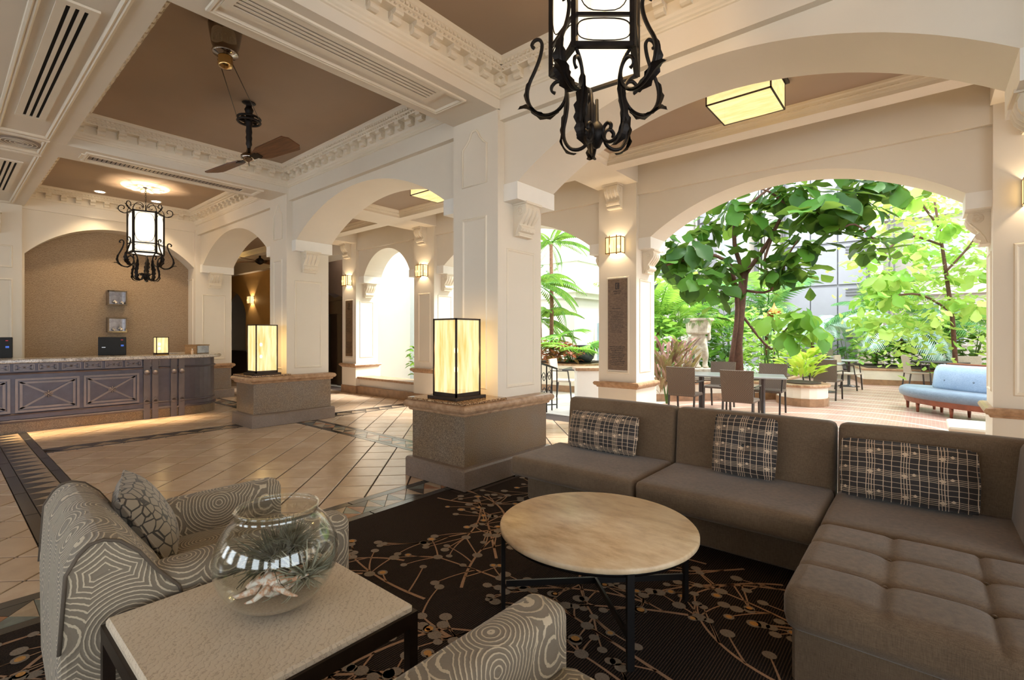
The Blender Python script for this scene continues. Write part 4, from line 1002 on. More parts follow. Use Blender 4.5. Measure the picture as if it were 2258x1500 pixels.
def seam(m, w, h, r=.006):
    pts = []
    for k in range(60):
        a = 2 * PI * k / 60; c, s_ = math.cos(a), math.sin(a); q = max(abs(c), abs(s_)); u, v = c / q, s_ / q
        kk = 1 - .06 * abs(u * v) - .035 * (1 - abs(u)) * abs(v) ** 3 - .035 * (1 - abs(v)) * abs(u) ** 3; pts.append((u * w / 2 * kk, 0, v * h / 2 * kk))
    m.tube(pts, r, 5, True); return m
# ------------------------------------------------------------------ sectional sofa
ZSE = .41
def sofa_piece(label, x0, x1, arm=None, backx=None):
    cx = (x0 + x1) / 2; w = x1 - x0; o = thing('sofa_section', label, 'sofa', (cx, 3.6, .0095), group='sections of the brown corner sofa')
    MB().box(-w / 2 + (.05 if arm is None and x0 < -2 else .005), 3.37 - 3.6, 0, w / 2 - .005, 4.10 - 3.6, .25, .012).build('plinth_base', 'sofa_cloth', o)
    m = MB(); soft(m, w - .012, .74, .165, .035, .012, 10, T(0, 3.56 - 3.6, ZSE - .09)); m.build('seat_cushion', 'sofa_cloth', o)
    b0, b1 = backx or (x0, x1); b0 -= cx; b1 -= cx
    m = MB(); soft(m, b1 - b0 - .012, .19, .64, .045, .006, 8, T((b0 + b1) / 2, 4.02 - 3.6, .52, math.radians(-6))); m.build('backrest', 'sofa_cloth', o)
    return o
sofa_piece('left end section of the brown sectional sofa beside the pillar', -2.72, -1.575, backx=(-2.63, -1.575))
sofa_piece('middle section of the brown sectional sofa with the square cushion', -1.57, -.455)
cor = sofa_piece('corner section of the brown sectional sofa with a side back', -.45, .42, arm=1, backx=(-.45, .63))
m = MB(); soft(m, .19, .74, .64, .045, .006, 8, T(.50, 3.60 - 3.6, .52, 0, math.radians(5))); m.build('side_backrest', 'sofa_cloth', cor)
ot = thing('sofa_ottoman', 'large tufted brown ottoman pushed against the corner section', 'ottoman', (.2, 2.70, .0095))
MB().box(-.62, -.40, 0, .62, .44, .25, .012).build('plinth_base', 'sofa_cloth', ot)
def tuft(x, y, z):
    k_ = max(0, min(1, (z + .09) / .12)); k_ = k_ * k_ * (3 - 2 * k_); gx = (x + .645) / .323; gy = (y + .47) / .3125
    for g, lim in ((gx, 4), (gy, 3)):
        k = round(g)
        if 0 < k < lim: z -= k_ * .011 * math.exp(-((g - k) * 26) ** 2)
    kx, ky = round(gx), round(gy)
    if 0 < kx < 4 and 0 < ky < 3: z -= k_ * .014 * math.exp(-(((gx - kx) * 7) ** 2 + ((gy - ky) * 7) ** 2))
    z += k_ * .008 * (abs(math.sin(gx * PI)) * abs(math.sin(gy * PI))) ** .6
    return (x, y, z)
m = MB(); soft(m, 1.29, .94, .18, .055, .0, 60, T(0, 0, ZSE - .085), fx=tuft); m.build('tufted_cushion', 'sofa_cloth', ot)
for i in (1, 2, 3):
    for j in (1, 2): MB().lathe([(0, .006), (.007, .005), (.011, 0), (.009, -.006)], (-.645 + i * .323, -.47 + j * .3125, ZSE - .018), 10).build('button', 'sofa_cloth', ot)
def cushion(label, x, w, h, t, button, z=None, y=3.80, rz=0, tilt=-14):
    o = thing('throw_pillow', label, 'pillow', (x, y, ZSE + h / 2 + .012), rz, 'plaid pillows on the sofa'); o.rotation_euler = (math.radians(tilt), 0, rz)
    b = pillow_mesh(w, h, t, button=button).build('pillow_body', 'plaid', o); seam(MB(), w, h).build('piping', 'plaid', o)
    if button: MB().lathe([(0, .004), (.012, .003), (.016, 0)], M=T(0, -t * .24, 0, PI / 2, 0, 0), seg=12).build('button', 'black', o)
    return o
cushion('long plaid pillow on the left end of the sofa', -2.17, .70, .34, .17, False)
cushion('square plaid pillow with a centre button on the middle of the sofa', -1.0, .44, .44, .16, True)
cushion('widest plaid pillow on the corner section of the sofa', -.085, .68, .37, .17, False, rz=.03)
plain('welt', S(96, 84, 72), .8, var=.1)
# ------------------------------------------------------------------ armchairs (face +Y)
def armchair(label, loc, rz):
    o = thing('armchair', label, 'armchair', loc, rz, 'grey swirl patterned armchairs'); W = .92; hw = W / 2
    pr = [(-.50, .06), (-.505, .45), (-.49, .69), (-.46, .745), (-.435, .77), (-.40, .777), (-.355, .76), (-.305, .71), (-.255, .63), (-.19, .55), (-.165, .45), (-.16, .06)]
    n_ = 12; P = []
    for i in range(n_ + 1):
        u = -1 + 2 * i / n_; ins = .02 * (abs(u) > .99); cr = .018 * (1 - u * u)
        P.append([(u * hw, y * 1 + (0 if 1 else 0), z + (cr if z > .6 else 0)) for y, z in pr])
    m = MB(); v, f = loft(P, False, True, True); m.add(v, f); b = m.build('backrest', 'swirl_cloth', o, bevel=.022, auto=False); 
    for s_ in (-1, 1):
        q = MB(); q.tube([(s_ * (hw + .001), y, z + 0) for y, z in pr[1:-1]], .006, 5); q.build('piping', 'welt', b)
        m = MB()
        def fx(x, y, z, s_=s_): return (x, y, z + (.015 * y if z > 0 else 0))
        soft(m, .155, .80, .57, .042, .004, 8, T(s_ * (hw - .078), .075, .335), fx=fx); m.build('arm', 'swirl_cloth', o)
    m = MB(); soft(m, W - .27, .62, .18, .05, .018, 8, T(0, .16, .37)); m.build('seat_cushion', 'swirl_cloth', o)
    MB().box(-hw + .1, -.3, .08, hw - .1, .44, .3, .02).build('seat_rail', 'swirl_cloth', o)
    for sx in (-1, 1):
        for y in (-.40, .40): MB().lathe([(0, 0), (.018, 0), (.026, .08), (0, .08)], (sx * (hw - .08), y, 0), 10).build('leg', 'bronze', o)
    return o
armchair('grey swirl patterned armchair left of the side table, with a small cushion', (-2.47, .775, .0095), math.radians(-3))
ac2 = armchair('grey swirl patterned armchair at bottom, right of the side table', (-.53, .765, .0095), math.radians(-2))
for c in ac2.children:
    if c.name.startswith('backrest'): c.scale = (1, 1, .93)
o = thing('throw_pillow', 'small taupe crackle patterned cushion on the left armchair', 'pillow', (-2.64, .61, .64)); o.rotation_euler = (math.radians(28), math.radians(4), math.radians(-14))
pillow_mesh(.44, .40, .16).build('pillow_body', 'crackle_cloth', o); seam(MB(), .44, .40, .005).build('piping', 'crackle_cloth', o)
# ------------------------------------------------------------------ side table with terrarium bowl
n = NT('reptile_leather'); v = n.pos('Object'); MAT['reptile_leather'] = n.m
wv_ = n.n('TexWave', {'Vector': v, 'Scale': 24, 'Distortion': 9, 'Detail': 3, 'Detail Scale': 2.2, 'Detail Roughness': .6}, wave_type='BANDS', bands_direction='DIAGONAL').outputs[1]; f = n.noise(v, 5, 3); ln = n.ramp(wv_, [(.0, (.6, .6, .6)), (.1, (0, 0, 0))])
n.set(col=n.mix(ln, n.ramp(f, [(.3, S(224, 206, 180)), (.7, S(234, 218, 196))]), S(176, 150, 122)), rough=.42); n.bump(wv_, .12, .002)
st = thing('side_table', 'square side table with cream reptile leather top and dark metal frame', 'table', (-1.637, .688, .0095))
MB().box(-.34, -.34, .515, .34, .34, .545, .008).build('tabletop', 'reptile_leather', st)
m = MB()
for s_ in (-1, 1): m.box(-.35, s_ * .35, .475, .35, s_ * .325, .522); m.box(s_ * .35, -.325, .475, s_ * .325, .325, .522)
m.build('apron', 'bronze', st)
for sx in (-1, 1):
    for sy in (-1, 1): MB().box(sx * .35, sy * .35, 0, sx * .318, sy * .318, .476).build('leg', 'bronze', st)
n = NT('clear_glass'); MAT['clear_glass'] = n.m
fr = n.math('POWER', n.n('LayerWeight', {'Blend': .5}).outputs['Facing'], 3.5); tr = n.n('BsdfTransparent', {0: (.97, .985, .98, 1)}); gl = n.n('BsdfGlossy', {'Color': (1, 1, 1, 1), 'Roughness': .01})
mx = n.n('MixShader', {0: n.math('ADD', n.math('MULTIPLY', fr, .75), .05)}); n.t.links.new(tr.outputs[0], mx.inputs[1]); n.t.links.new(gl.outputs[0], mx.inputs[2])
n.t.links.new(mx.outputs[0], [x for x in n.t.nodes if x.type == 'OUTPUT_MATERIAL'][0].inputs[0])
BX, BY, BZ = -1.64, .735, .5555
bowl = thing('glass_bowl', 'round clear glass terrarium bowl on the cream side table', 'bowl', (BX, BY, BZ))
R_, cz = .19, .165
outp = [(0, 0), (.07, .0)] + [(R_ * math.cos(a), cz + R_ * .95 * math.sin(a)) for a in [math.radians(d) for d in range(-66, 52, 6)]] + [(.122, .317), (.128, .325)]
inp = [(.124, .325), (.117, .316)] + [((R_ - .004) * math.cos(a), cz + (R_ - .004) * .95 * math.sin(a)) for a in [math.radians(d) for d in range(48, -66, -6)]] + [(.065, .006), (0, .006)]
MB().lathe(outp + inp, seg=48).build('glass_body', 'clear_glass', bowl); MB().tube([(.126 * math.cos(t * PI / 24), .126 * math.sin(t * PI / 24), .325) for t in range(48)], .0045, 6, True).build('rim', 'clear_glass', bowl)
plain('sand', S(176, 150, 122), .95, var=.2, sc_=160, bump=.6)
sd = tag(MB().lathe([(0, .007), (.066, .007), (.105, .02), (.128, .035), (.12, .042), (.06, .038), (0, .044)], (BX, BY, BZ), 32).build('sand_bed', 'sand'), 'bed of beige sand in the bottom of glass bowl', 'sand', kind='stuff')
# conch shell with horns
n = NT('conch'); v = n.pos('Object'); f = n.noise(v, 26, 4); MAT['conch'] = n.m
n.set(col=n.ramp(f, [(.42, S(240, 228, 214)), (.53, S(210, 150, 108)), (.62, S(242, 230, 216))]), rough=.3)
sh = thing('conch_shell', 'orange and white horned conch shell in the glass bowl', 'shell', (BX + .02, BY - .035, BZ + .085)); sh.rotation_euler = (0, 0, math.radians(52)); sh.scale = (.85, .85, .85)
m = MB(); m.lathe([(0, -.085), (.012, -.075), (.024, -.06), (.02, -.055), (.036, -.035), (.032, -.03), (.046, 0), (.044, .03), (.03, .06), (.014, .085), (0, .1)], M=T(0, 0, 0, 0, PI / 2, 0), seg=16, sy=.8); m.build('shell_body', 'conch', sh)
for k, pts in enumerate(([(.03, -.03, 0), (.05, -.06, .01), (.085, -.075, -.005), (.115, -.07, -.02)], [(0, -.035, 0), (-.005, -.07, .005), (-.03, -.09, -.01), (-.06, -.085, -.02)], [(-.03, -.03, 0), (-.06, -.05, 0), (-.095, -.05, -.01), (-.115, -.03, -.015)],
                        [(.05, .02, .01), (.085, .035, .03), (.12, .05, .045)], [(.06, -.005, .0), (.1, 0, .015), (.14, .01, .02)], [(-.01, .03, .01), (-.02, .06, .03), (.0, .085, .05)])):
    q = MB(); q.tube(smoothpath(pts, 4), [.018 - .015 * i / (4 * (len(pts) - 1)) for i in range(4 * (len(pts) - 1) + 1)], 7); q.build('horn', 'conch', sh)
def airplant(label, loc, n_, L, mat, seed, up=.4):
    r = random.Random(seed); o = thing('air_plant', label, 'plant', loc)
    m = MB()
    for k in range(n_):
        a = r.uniform(0, 2 * PI); e = r.uniform(up - .5, up + .7); x, y, z = 0, 0, 0; pts = [(0, 0, 0)]; l = L * r.uniform(.6, 1.1); da = r.uniform(-.9, .9); de = r.uniform(-1.6, .5)
        for i in range(7):
            a += da / 7; e += de / 7; x += math.cos(a) * math.cos(e) * l / 7; y += math.sin(a) * math.cos(e) * l / 7; z += math.sin(e) * l / 7
            d = math.sqrt((x + loc[0] - BX) ** 2 + (y + loc[1] - BY) ** 2 + (z + loc[2] - BZ - cz) ** 2); kk = min(1, (R_ - .012) / max(d, 1e-6)) if z + loc[2] < BZ + .28 else 1
            px = (x + loc[0] - BX) * kk + BX - loc[0]; py = (y + loc[1] - BY) * kk + BY - loc[1]; pz = (z + loc[2] - BZ - cz) * kk + BZ + cz - loc[2]
            pz = max(pz, BZ + .045 - loc[2]); pts.append((px, py, pz))
        m.tube(pts, [.0045, .0042, .0038, .0033, .0027, .002, .0014, .0007], 4)
    tag(m.build('leaf_tuft', mat, o), kind='stuff'); return o
plain('air_green', S(92, 88, 66), .7, var=.2); plain('air_silver', S(164, 160, 138), .7, var=.15)
airplant('dark bushy air plant filling the back of the glass bowl', (BX - .06, BY + .03, BZ + .10), 260, .16, 'air_green', 1, .6)
airplant('thin dark air plant rising in the middle of the glass bowl', (BX - .02, BY + .06, BZ + .16), 110, .11, 'air_green', 2, .8)
airplant('silvery spidery air plant at the right in the glass bowl', (BX + .055, BY + .07, BZ + .075), 120, .15, 'air_silver', 3, .45)
# ------------------------------------------------------------------ round coffee table
n = NT('travertine'); v = n.pos('Object'); f = n.noise(n.scale(v, (1, 2.2, 1)), 7, 7, .65); f2 = n.noise(v, 1.6, 3); MAT['travertine'] = n.m
n.set(col=n.mix(n.ramp(f2, [(.35, (0, 0, 0)), (.7, (.6, .6, .6))]), n.ramp(f, [(.3, S(180, 138, 94)), (.5, S(214, 180, 136)), (.72, S(234, 210, 174))]), S(238, 220, 192)), rough=.38)
rt = thing('coffee_table', 'round cream travertine coffee table on thin black legs', 'table', (-1.325, 2.265, .0095)); 
MB().lathe([(0, .415), (.505, .415), (.512, .42), (.512, .438), (.506, .444), (0, .444)], seg=72).build('tabletop', 'travertine', rt)
MB().lathe([(.47, .395), (.49, .395), (.49, .415), (.47, .415), (.47, .395)], seg=48).build('rim_ring', 'black', rt)
la = [math.radians(d) for d in (222, 317, 47, 137)]
for a in la:
    x, y = .495 * math.cos(a), .495 * math.sin(a); m = MB(); m.bar((x, y, 0), (x, y, .425), .032, .022, (math.cos(a), math.sin(a), 0)); m.build('leg', 'black', rt)
for a, b in ((la[0], la[2]), (la[1], la[3])):
    m = MB(); m.bar((.48 * math.cos(a), .48 * math.sin(a), .13), (.48 * math.cos(b), .48 * math.sin(b), .13), .012, .032); m.build('cross_stretcher', 'black', rt)
# ================================================================== garden court
def W(px, py, t):
    """world point on the sight line of a photo pixel at depth t"""
    l = (px - 1129) / FPX * t
    return (FW[0] * t + RT[0] * l, FW[1] * t + RT[1] * l, EYE + (738.5 - py) / FPX * t)
def leafmat(name, lo, hi, tl=.35, rough=.4):
    n = NT(name); rnd = n.n('ObjectInfo').outputs['Random']; g = n.n('NewGeometry').outputs['Random Per Island']; f = n.noise(n.pos('World'), 2.5, 2)
    col = n.ramp(n.math('FRACT', n.math('ADD', n.math('MULTIPLY', n.math('ADD', rnd, g), .83), n.math('MULTIPLY', f, .2))), [(0, lo), (1, hi)])
    n.set(col=col, rough=rough, spec=.25); tr = n.n('BsdfTranslucent', {0: n.mix(.5, col, (.55, .8, .12))}); mx = n.n('MixShader', {0: tl})
    n.t.links.new(n.b.outputs[0], mx.inputs[1]); n.t.links.new(tr.outputs[0], mx.inputs[2]); n.t.links.new(mx.outputs[0], [x for x in n.t.nodes if x.type == 'OUTPUT_MATERIAL'][0].inputs[0]); MAT[name] = n.m
leafmat('fig_leaf', S(20, 52, 14), S(66, 112, 32), .2, .5); leafmat('bright_leaf', S(110, 166, 62), S(196, 220, 120), .4); leafmat('palm_leaf', S(44, 104, 56), S(104, 156, 88), .3)
leafmat('lime_leaf', S(150, 190, 50), S(214, 226, 96), .4); leafmat('fern_leaf', S(48, 100, 34), S(104, 146, 52), .3); leafmat('red_leaf', S(92, 52, 52), S(164, 110, 104), .2); leafmat('silver_leaf', S(150, 186, 176), S(214, 232, 226), .3)
leafmat('mid_leaf', S(60, 122, 44), S(136, 182, 70), .35); leafmat('croton_leaf', S(40, 28, 26), S(206, 120, 96), .15)
plain('bark', S(96, 66, 52), .85, var=.3, sc_=18, bump=.6, kind='World'); plain('palm_trunk', S(120, 84, 60), .9, var=.35, sc_=30, bump=.8, kind='World'); plain('stem_green', S(90, 120, 60), .6); plain('soil', S(70, 54, 42), .95, var=.3, sc_=30, bump=.5, kind='World')
# ------------------------------------------------------------------ ground and buildings
n = NT('pavers'); v = n.pos('World'); MAT['pavers'] = n.m
br = n.n('TexBrick', {'Vector': v, 'Color1': (*S(190, 146, 128), 1), 'Color2': (*S(170, 126, 112), 1), 'Mortar': (*S(206, 190, 172), 1), 'Scale': 5.0, 'Mortar Size': .02, 'Brick Width': .5, 'Row Height': .25})
d = n.n('VectorMath', {0: v, 1: (-1.0, 9.0, 0)}, operation='DISTANCE').outputs['Value']
ringm = n.math('GREATER_THAN', n.math('SINE', n.math('MULTIPLY', d, 9.0)), .93)
n.set(col=n.mix(ringm, br.outputs[0], S(214, 200, 184)), rough=.3); n.bump(br.outputs[1], .2, .004)
n = NT('pale_pavers'); v = n.pos('World'); MAT['pale_pavers'] = n.m
br = n.n('TexBrick', {'Vector': v, 'Color1': (*S(222, 218, 208), 1), 'Color2': (*S(208, 204, 196), 1), 'Mortar': (*S(170, 164, 156), 1), 'Scale': 2.0, 'Mortar Size': .01, 'Brick Width': .8, 'Row Height': .8}, offset=0); n.set(col=br.outputs[0], rough=.3)
tag(MB().box(-4.2, 7.3, -.06, 16, 42, 0).build('floor_garden', 'pavers'), kind='structure'); tag(MB().box(-22, 7.3, -.06, -4.2, 42, 0).build('floor_terrace', 'pale_pavers'), kind='structure')
plain('facade', S(208, 201, 190), .6, var=.03, sc_=1, kind='World'); plain('facade_grey', S(148, 146, 152), .4, .15, var=.04, sc_=2, kind='World'); plain('facade_dark', S(96, 92, 94), .5, var=.05, kind='World'); plain('window_glass', S(150, 166, 176), .08, .3, var=.1, sc_=1, kind='World')
wl = MB(); wl.box(-14.5, 9.3, 0, -10.0, 9.6, 5.2); plain('court_white', S(196, 206, 206), .6, var=.02, kind='World'); tag(wl.build('wall_white_court', 'court_white'), kind='structure')
bd = thing('terrace_building', 'white terrace building with balcony ledge and arched window at left', 'building', (-8.4, 13, 0))
MB().box(-8, 0, 0, 0, 9, 2.75).build('lower_storey', 'facade', bd); MB().box(-8, 1.6, 3.0, -1.3, 9, 9).build('upper_storey', 'facade', bd)
m = MB(); m.box(-8, -.12, 2.62, .12, 9, 2.78); m.box(-8, -.3, 2.78, .3, 9, 3.0); m.box(-8, -.3, 3.0, .3, -.1, 3.72); m.box(.1, -.1, 3.0, .3, 9, 3.72); m.build('balcony', 'white_trim', bd); m = MB(); m.box(-8, -.36, 3.72, .36, -.05, 3.8); m.box(.05, -.05, 3.72, .36, 9, 3.8); m.build('balcony_cap', 'white_trim', bd)
m = MB(); m.prism([(1.2, .3)] + [(2.4 + 1.2 * math.cos(a), 1.5 + .85 * math.sin(a)) for a in [PI - k * PI / 14 for k in range(15)]] + [(3.6, .3)], 0, .05, 'x'); win = m.build('window_frame', 'white_trim', bd)
for k, (a, b) in enumerate(((1.3, 1.85), (1.9, 2.37), (2.43, 2.9), (2.95, 3.5))):
    MB().box(.051, a, .4, .06, b, 1.05).build('pane', 'window_glass', win); MB().box(.051, a, 1.1, .06, b, 1.5 + (.62 if k in (1, 2) else .35)).build('pane', 'window_glass', win)
tw = thing('elevator_tower', 'tall grey glass elevator tower behind the garden trees', 'building', (-3.2, 24, 0))
MB().box(-1.5, .3, 0, 1.5, 3, 16).build('shaft_wall', 'facade_grey', tw)
for k in range(9):
    z = k * 1.75
    for s_, x in enumerate((-1.45, -.48, .5)):
        MB().box(x, .18, z + .04, x + .93, .3, z + 1.68).build('cladding_panel', 'facade_grey', tw)
    m = MB(); [m.box(.75, .12, z + 1.3 + q * .12, 1.4, .18, z + 1.35 + q * .12) for q in range(3)]; tag(m.build('louvre', 'facade_dark', tw), kind='stuff')
for x, w in ((-1.95, .35), (1.6, .4)): MB().box(x, -.2, 0, x + w, .5, 16).build('column', 'facade', tw)
for x in (-1.5, 1.45, 2.15, 2.3): MB().box(x, -.1, 0, x + .06, 0, 16).build('guide_rail', 'facade_dark', tw)
tg = thing('elevator_tower', 'second grey elevator shaft left of the tall tower', 'building', (-7.2, 24.5, 0))
MB().box(-1.6, .3, 0, 1.6, 3, 16).build('shaft_wall', 'facade_dark', tg)
for x, w in ((-2.1, .5), (1.7, .5)): MB().box(x, -.2, 0, x + w, .5, 16).build('column', 'facade', tg)
for x in (-1.5, 1.4, 1.55): MB().box(x, 0, 0, x + .06, .1, 16).build('guide_rail', 'facade', tg)
for k in range(9):
    for x in (-1.35, 0.02): MB().box(x, .2, k * 1.75 + .04, x + 1.3, .3, k * 1.75 + 1.68).build('cladding_panel', 'facade_grey', tg)
MB().box(-.2, -.9, 4.2, 1.2, .1, 6.8, .05).build('lift_car', 'facade', tg)
for q in range(3): MB().box(0, -.92, 4.6 + q * .7, 1.0, -.9, 5.15 + q * .7).build('car_window', 'window_glass', tg)
bk = thing('court_facade', 'pale hotel facade with window rows closing the garden court', 'building', (0, 28, 0))
MB().box(-24, 0, 0, 16, 1, 18).build('facade_wall', 'facade', bk)
for k in range(5):
    for i in range(12): 
        x = -22 + i * 3.1; w = MB().box(x, -.06, 1.0 + k * 3.4, x + 1.7, .0, 2.9 + k * 3.4).build('window', 'white_trim', bk); MB().box(x + .1, -.07, 1.1 + k * 3.4, x + .8, -.06, 2.8 + k * 3.4).build('pane', 'window_glass', w); MB().box(x + .9, -.07, 1.1 + k * 3.4, x + 1.6, -.06, 2.8 + k * 3.4).build('pane', 'window_glass', w)
    MB().box(-24, -.25, .1 + k * 3.4 + 3.1, 16, 0, .35 + k * 3.4 + 3.1).build('string_course', 'white_trim', bk)
rb = thing('court_facade', 'bright pale side building at the right of the garden', 'building', (4.5, 18, 0)); MB().box(0, -6, 0, 6, 10, 12).build('facade_wall', 'facade', rb)
for k in range(3):
    for i in range(4): w = MB().box(-.06, -5 + i * 3.6, 1 + k * 3.4, 0, -3.2 + i * 3.6, 2.9 + k * 3.4).build('window', 'white_trim', rb); MB().box(-.08, -4.9 + i * 3.6, 1.1 + k * 3.4, -.06, -3.3 + i * 3.6, 2.8 + k * 3.4).build('pane', 'window_glass', w)
# ------------------------------------------------------------------ leaves
def leaf_mesh(name, outline, bend=.25, fold=.12, wave=.03, mat='fig_leaf', seg=8):
    """unit leaf along +Y, face up; outline = list of half widths"""
    P = []; k = len(outline)
    for i, hw in enumerate(outline):
        t = i / (k - 1); z = -bend * t * t
        P.append([(-hw, t, z + fold * hw + wave * math.sin(t * 14)), (-hw * .5, t, z + fold * hw * .4 + .01), (0, t, z), (hw * .5, t, z + fold * hw * .4 + .01), (hw, t, z + fold * hw + wave * math.sin(t * 14 + 1.5))])
    m = MB(); m.smooth = True; v, f = loft(P); m.add(v, f); m.smooth = False
    o = m.build(name, mat); return o
def hide_proto(o):
    me = o.data; bpy.data.objects.remove(o); return me
FIG = [.01, .1, .15, .17, .19, .24, .3, .335, .33, .27, .15, .01]
fig_me = [hide_proto(leaf_mesh('leaf', FIG, b, fo, w_)) for b, fo, w_ in ((.25, .15, .03), (.45, .25, .025), (.1, .1, .035))]
bri_me = [hide_proto(leaf_mesh('leaf', FIG, b, fo, .03, 'bright_leaf')) for b, fo in ((.25, .15), (.4, .2))]
mid_me = [hide_proto(leaf_mesh('leaf', FIG, b, fo, .03, 'mid_leaf')) for b, fo in ((.25, .15), (.4, .2))]
OVAL = [.01, .1, .18, .22, .22, .18, .1, .01]
def put_leaf(parent, me, pos, direction, L, roll=0):
    o = bpy.data.objects.new('leaf', me); COL.objects.link(o); o.parent = parent; o.location = pos
    q = Vector(direction).to_track_quat('Y', 'Z'); o.rotation_mode = 'QUATERNION'; o.rotation_quaternion = q @ Euler((0, roll, 0)).to_quaternion(); o.scale = (L, L, L); return o
def cluster(parent, meshes, c, n_, L, r, spread=.12, droop=.25):
    for k in range(n_):
        a = 2 * PI * (k + r.random() * .7) / n_; e = r.uniform(-.75, .55) - droop; d = (math.cos(a) * math.cos(e), math.sin(a) * math.cos(e), math.sin(e))
        p = (c[0] + d[0] * spread * r.random(), c[1] + d[1] * spread * r.random(), c[2] + r.uniform(-.1, .1)); put_leaf(parent, r.choice(meshes), p, d, L * r.uniform(.75, 1.15), r.uniform(-.6, .6))
r = random.Random(5)
TB = W(1630, 838, 10.0)
fig = thing('fig_tree', 'fiddle leaf fig tree with dark forked trunk in the garden bed', 'tree', (0, 0, 0))
m = MB(); m.tube([(TB[0], TB[1], .35), W(1626, 760, 10), W(1634, 660, 10), W(1641, 600, 10)], [.10, .095, .09, .085], 9); m.build('trunk', 'bark', fig)
brs = [[W(1641, 602, 10), W(1620, 540, 9.9), W(1626, 470, 9.8), W(1660, 445, 9.6), W(1705, 408, 9.4)], [W(1645, 602, 10), W(1690, 540, 9.7), W(1722, 480, 9.4), W(1738, 455, 9.2)], [W(1612, 800, 9.9), W(1626, 680, 9.9), W(1612, 590, 9.8), W(1590, 570, 9.7), W(1555, 562, 9.5), W(1470, 585, 9.2)],
       [W(1738, 455, 9.2), W(1700, 425, 9.1), W(1670, 415, 9.0)], [W(1738, 455, 9.2), W(1790, 462, 8.8), W(1835, 440, 8.5)], [W(1800, 470, 8.8), W(1840, 505, 8.6), W(1885, 495, 8.5), W(1930, 530, 8.4)], [W(1700, 530, 9.6), W(1685, 580, 9.6), W(1700, 610, 9.6)], [W(1640, 640, 10), W(1700, 640, 9.6), W(1740, 560, 9.3), W(1760, 530, 9.2)],
       [W(1705, 408, 9.4), W(1760, 370, 9.2), W(1800, 330, 9.0)], [W(1626, 470, 9.8), W(1600, 400, 9.6), W(1560, 350, 9.4)], [W(1640, 700, 10), W(1700, 770, 9.6), W(1730, 730, 9.3), W(1770, 690, 9.1)]]
for b in brs:
    p = smoothpath(b, 4); m = MB(); r0 = .05 if b in brs[:3] else .028; m.tube(p, [r0 * (1 - .6 * i / len(p)) for i in range(len(p))], 7); m.build('branch', 'bark', fig)
CL = [(1835, 440, 8.4, 11, .62), (1800, 470, 8.6, 6, .55), (1760, 415, 9, 8, .5), (1900, 400, 8.4, 6, .5), (1915, 445, 8.3, 5, .48), (1930, 535, 8.3, 7, .5), (1850, 500, 8.6, 6, .42), (1480, 570, 9.3, 11, .52), (1520, 545, 9.4, 10, .5), (1560, 500, 9.6, 10, .5), (1590, 585, 9.7, 9, .48), (1530, 610, 9.4, 9, .5),
      (1610, 450, 9.7, 8, .48), (1655, 480, 9.5, 7, .44), (1690, 500, 9.5, 7, .44), (1700, 590, 9.6, 8, .45), (1740, 570, 9.3, 8, .46), (1770, 540, 9.2, 8, .46), (1755, 600, 9.2, 7, .46), (1720, 440, 9.2, 6, .42), (1660, 560, 9.8, 5, .4), (1575, 640, 9.6, 7, .45),
      (1770, 690, 9.1, 9, .46), (1735, 735, 9.2, 8, .44), (1800, 720, 9.0, 7, .46), (1700, 700, 9.6, 6, .4), (1500, 420, 9.2, 6, .5), (1560, 400, 9.3, 8, .5), (1620, 350, 9.5, 7, .5), (1700, 340, 9.3, 8, .5), (1790, 340, 9, 8, .5), (1880, 340, 8.6, 8, .5), (1450, 520, 9.0, 6, .5), (1970, 400, 8.3, 5, .48)]
for (px, py, t, k, L) in CL: cluster(fig, mid_me if py > 660 else fig_me, W(px, py, t + r.uniform(-.3, .3)), k, L, r)
tr2 = thing('fig_tree', 'sunlit yellow green fig tree at the right of the garden', 'tree', (0, 0, 0)); q = W(2110, 830, 11.5)
m = MB(); m.tube([(q[0], q[1], .3), W(2100, 700, 11.4), W(2080, 560, 11.3), W(2060, 440, 11.2)], [.05, .045, .035, .02], 8); m.build('trunk', 'bark', tr2)
for b in ([W(2100, 690, 11.4), W(2030, 650, 11), W(1960, 655, 10.8)], [W(2085, 600, 11.3), W(2140, 540, 11), W(2165, 500, 10.8)], [W(2075, 540, 11.3), W(2000, 520, 11), W(1950, 560, 10.9)], [W(2070, 500, 11.2), W(2040, 460, 11), W(2020, 430, 10.9)]):
    m = MB(); m.tube(smoothpath(b, 4), .025, 6); m.build('branch', 'bark', tr2)
cnt = 0
while cnt < 33:
    px, py = r.uniform(1890, 2180), r.uniform(415, 720)
    if px < 1960 and py < 520: continue
    cluster(tr2, bri_me, W(px, py, r.uniform(10.2, 12.2)), 9, r.uniform(.26, .4), r, .12); cnt += 1
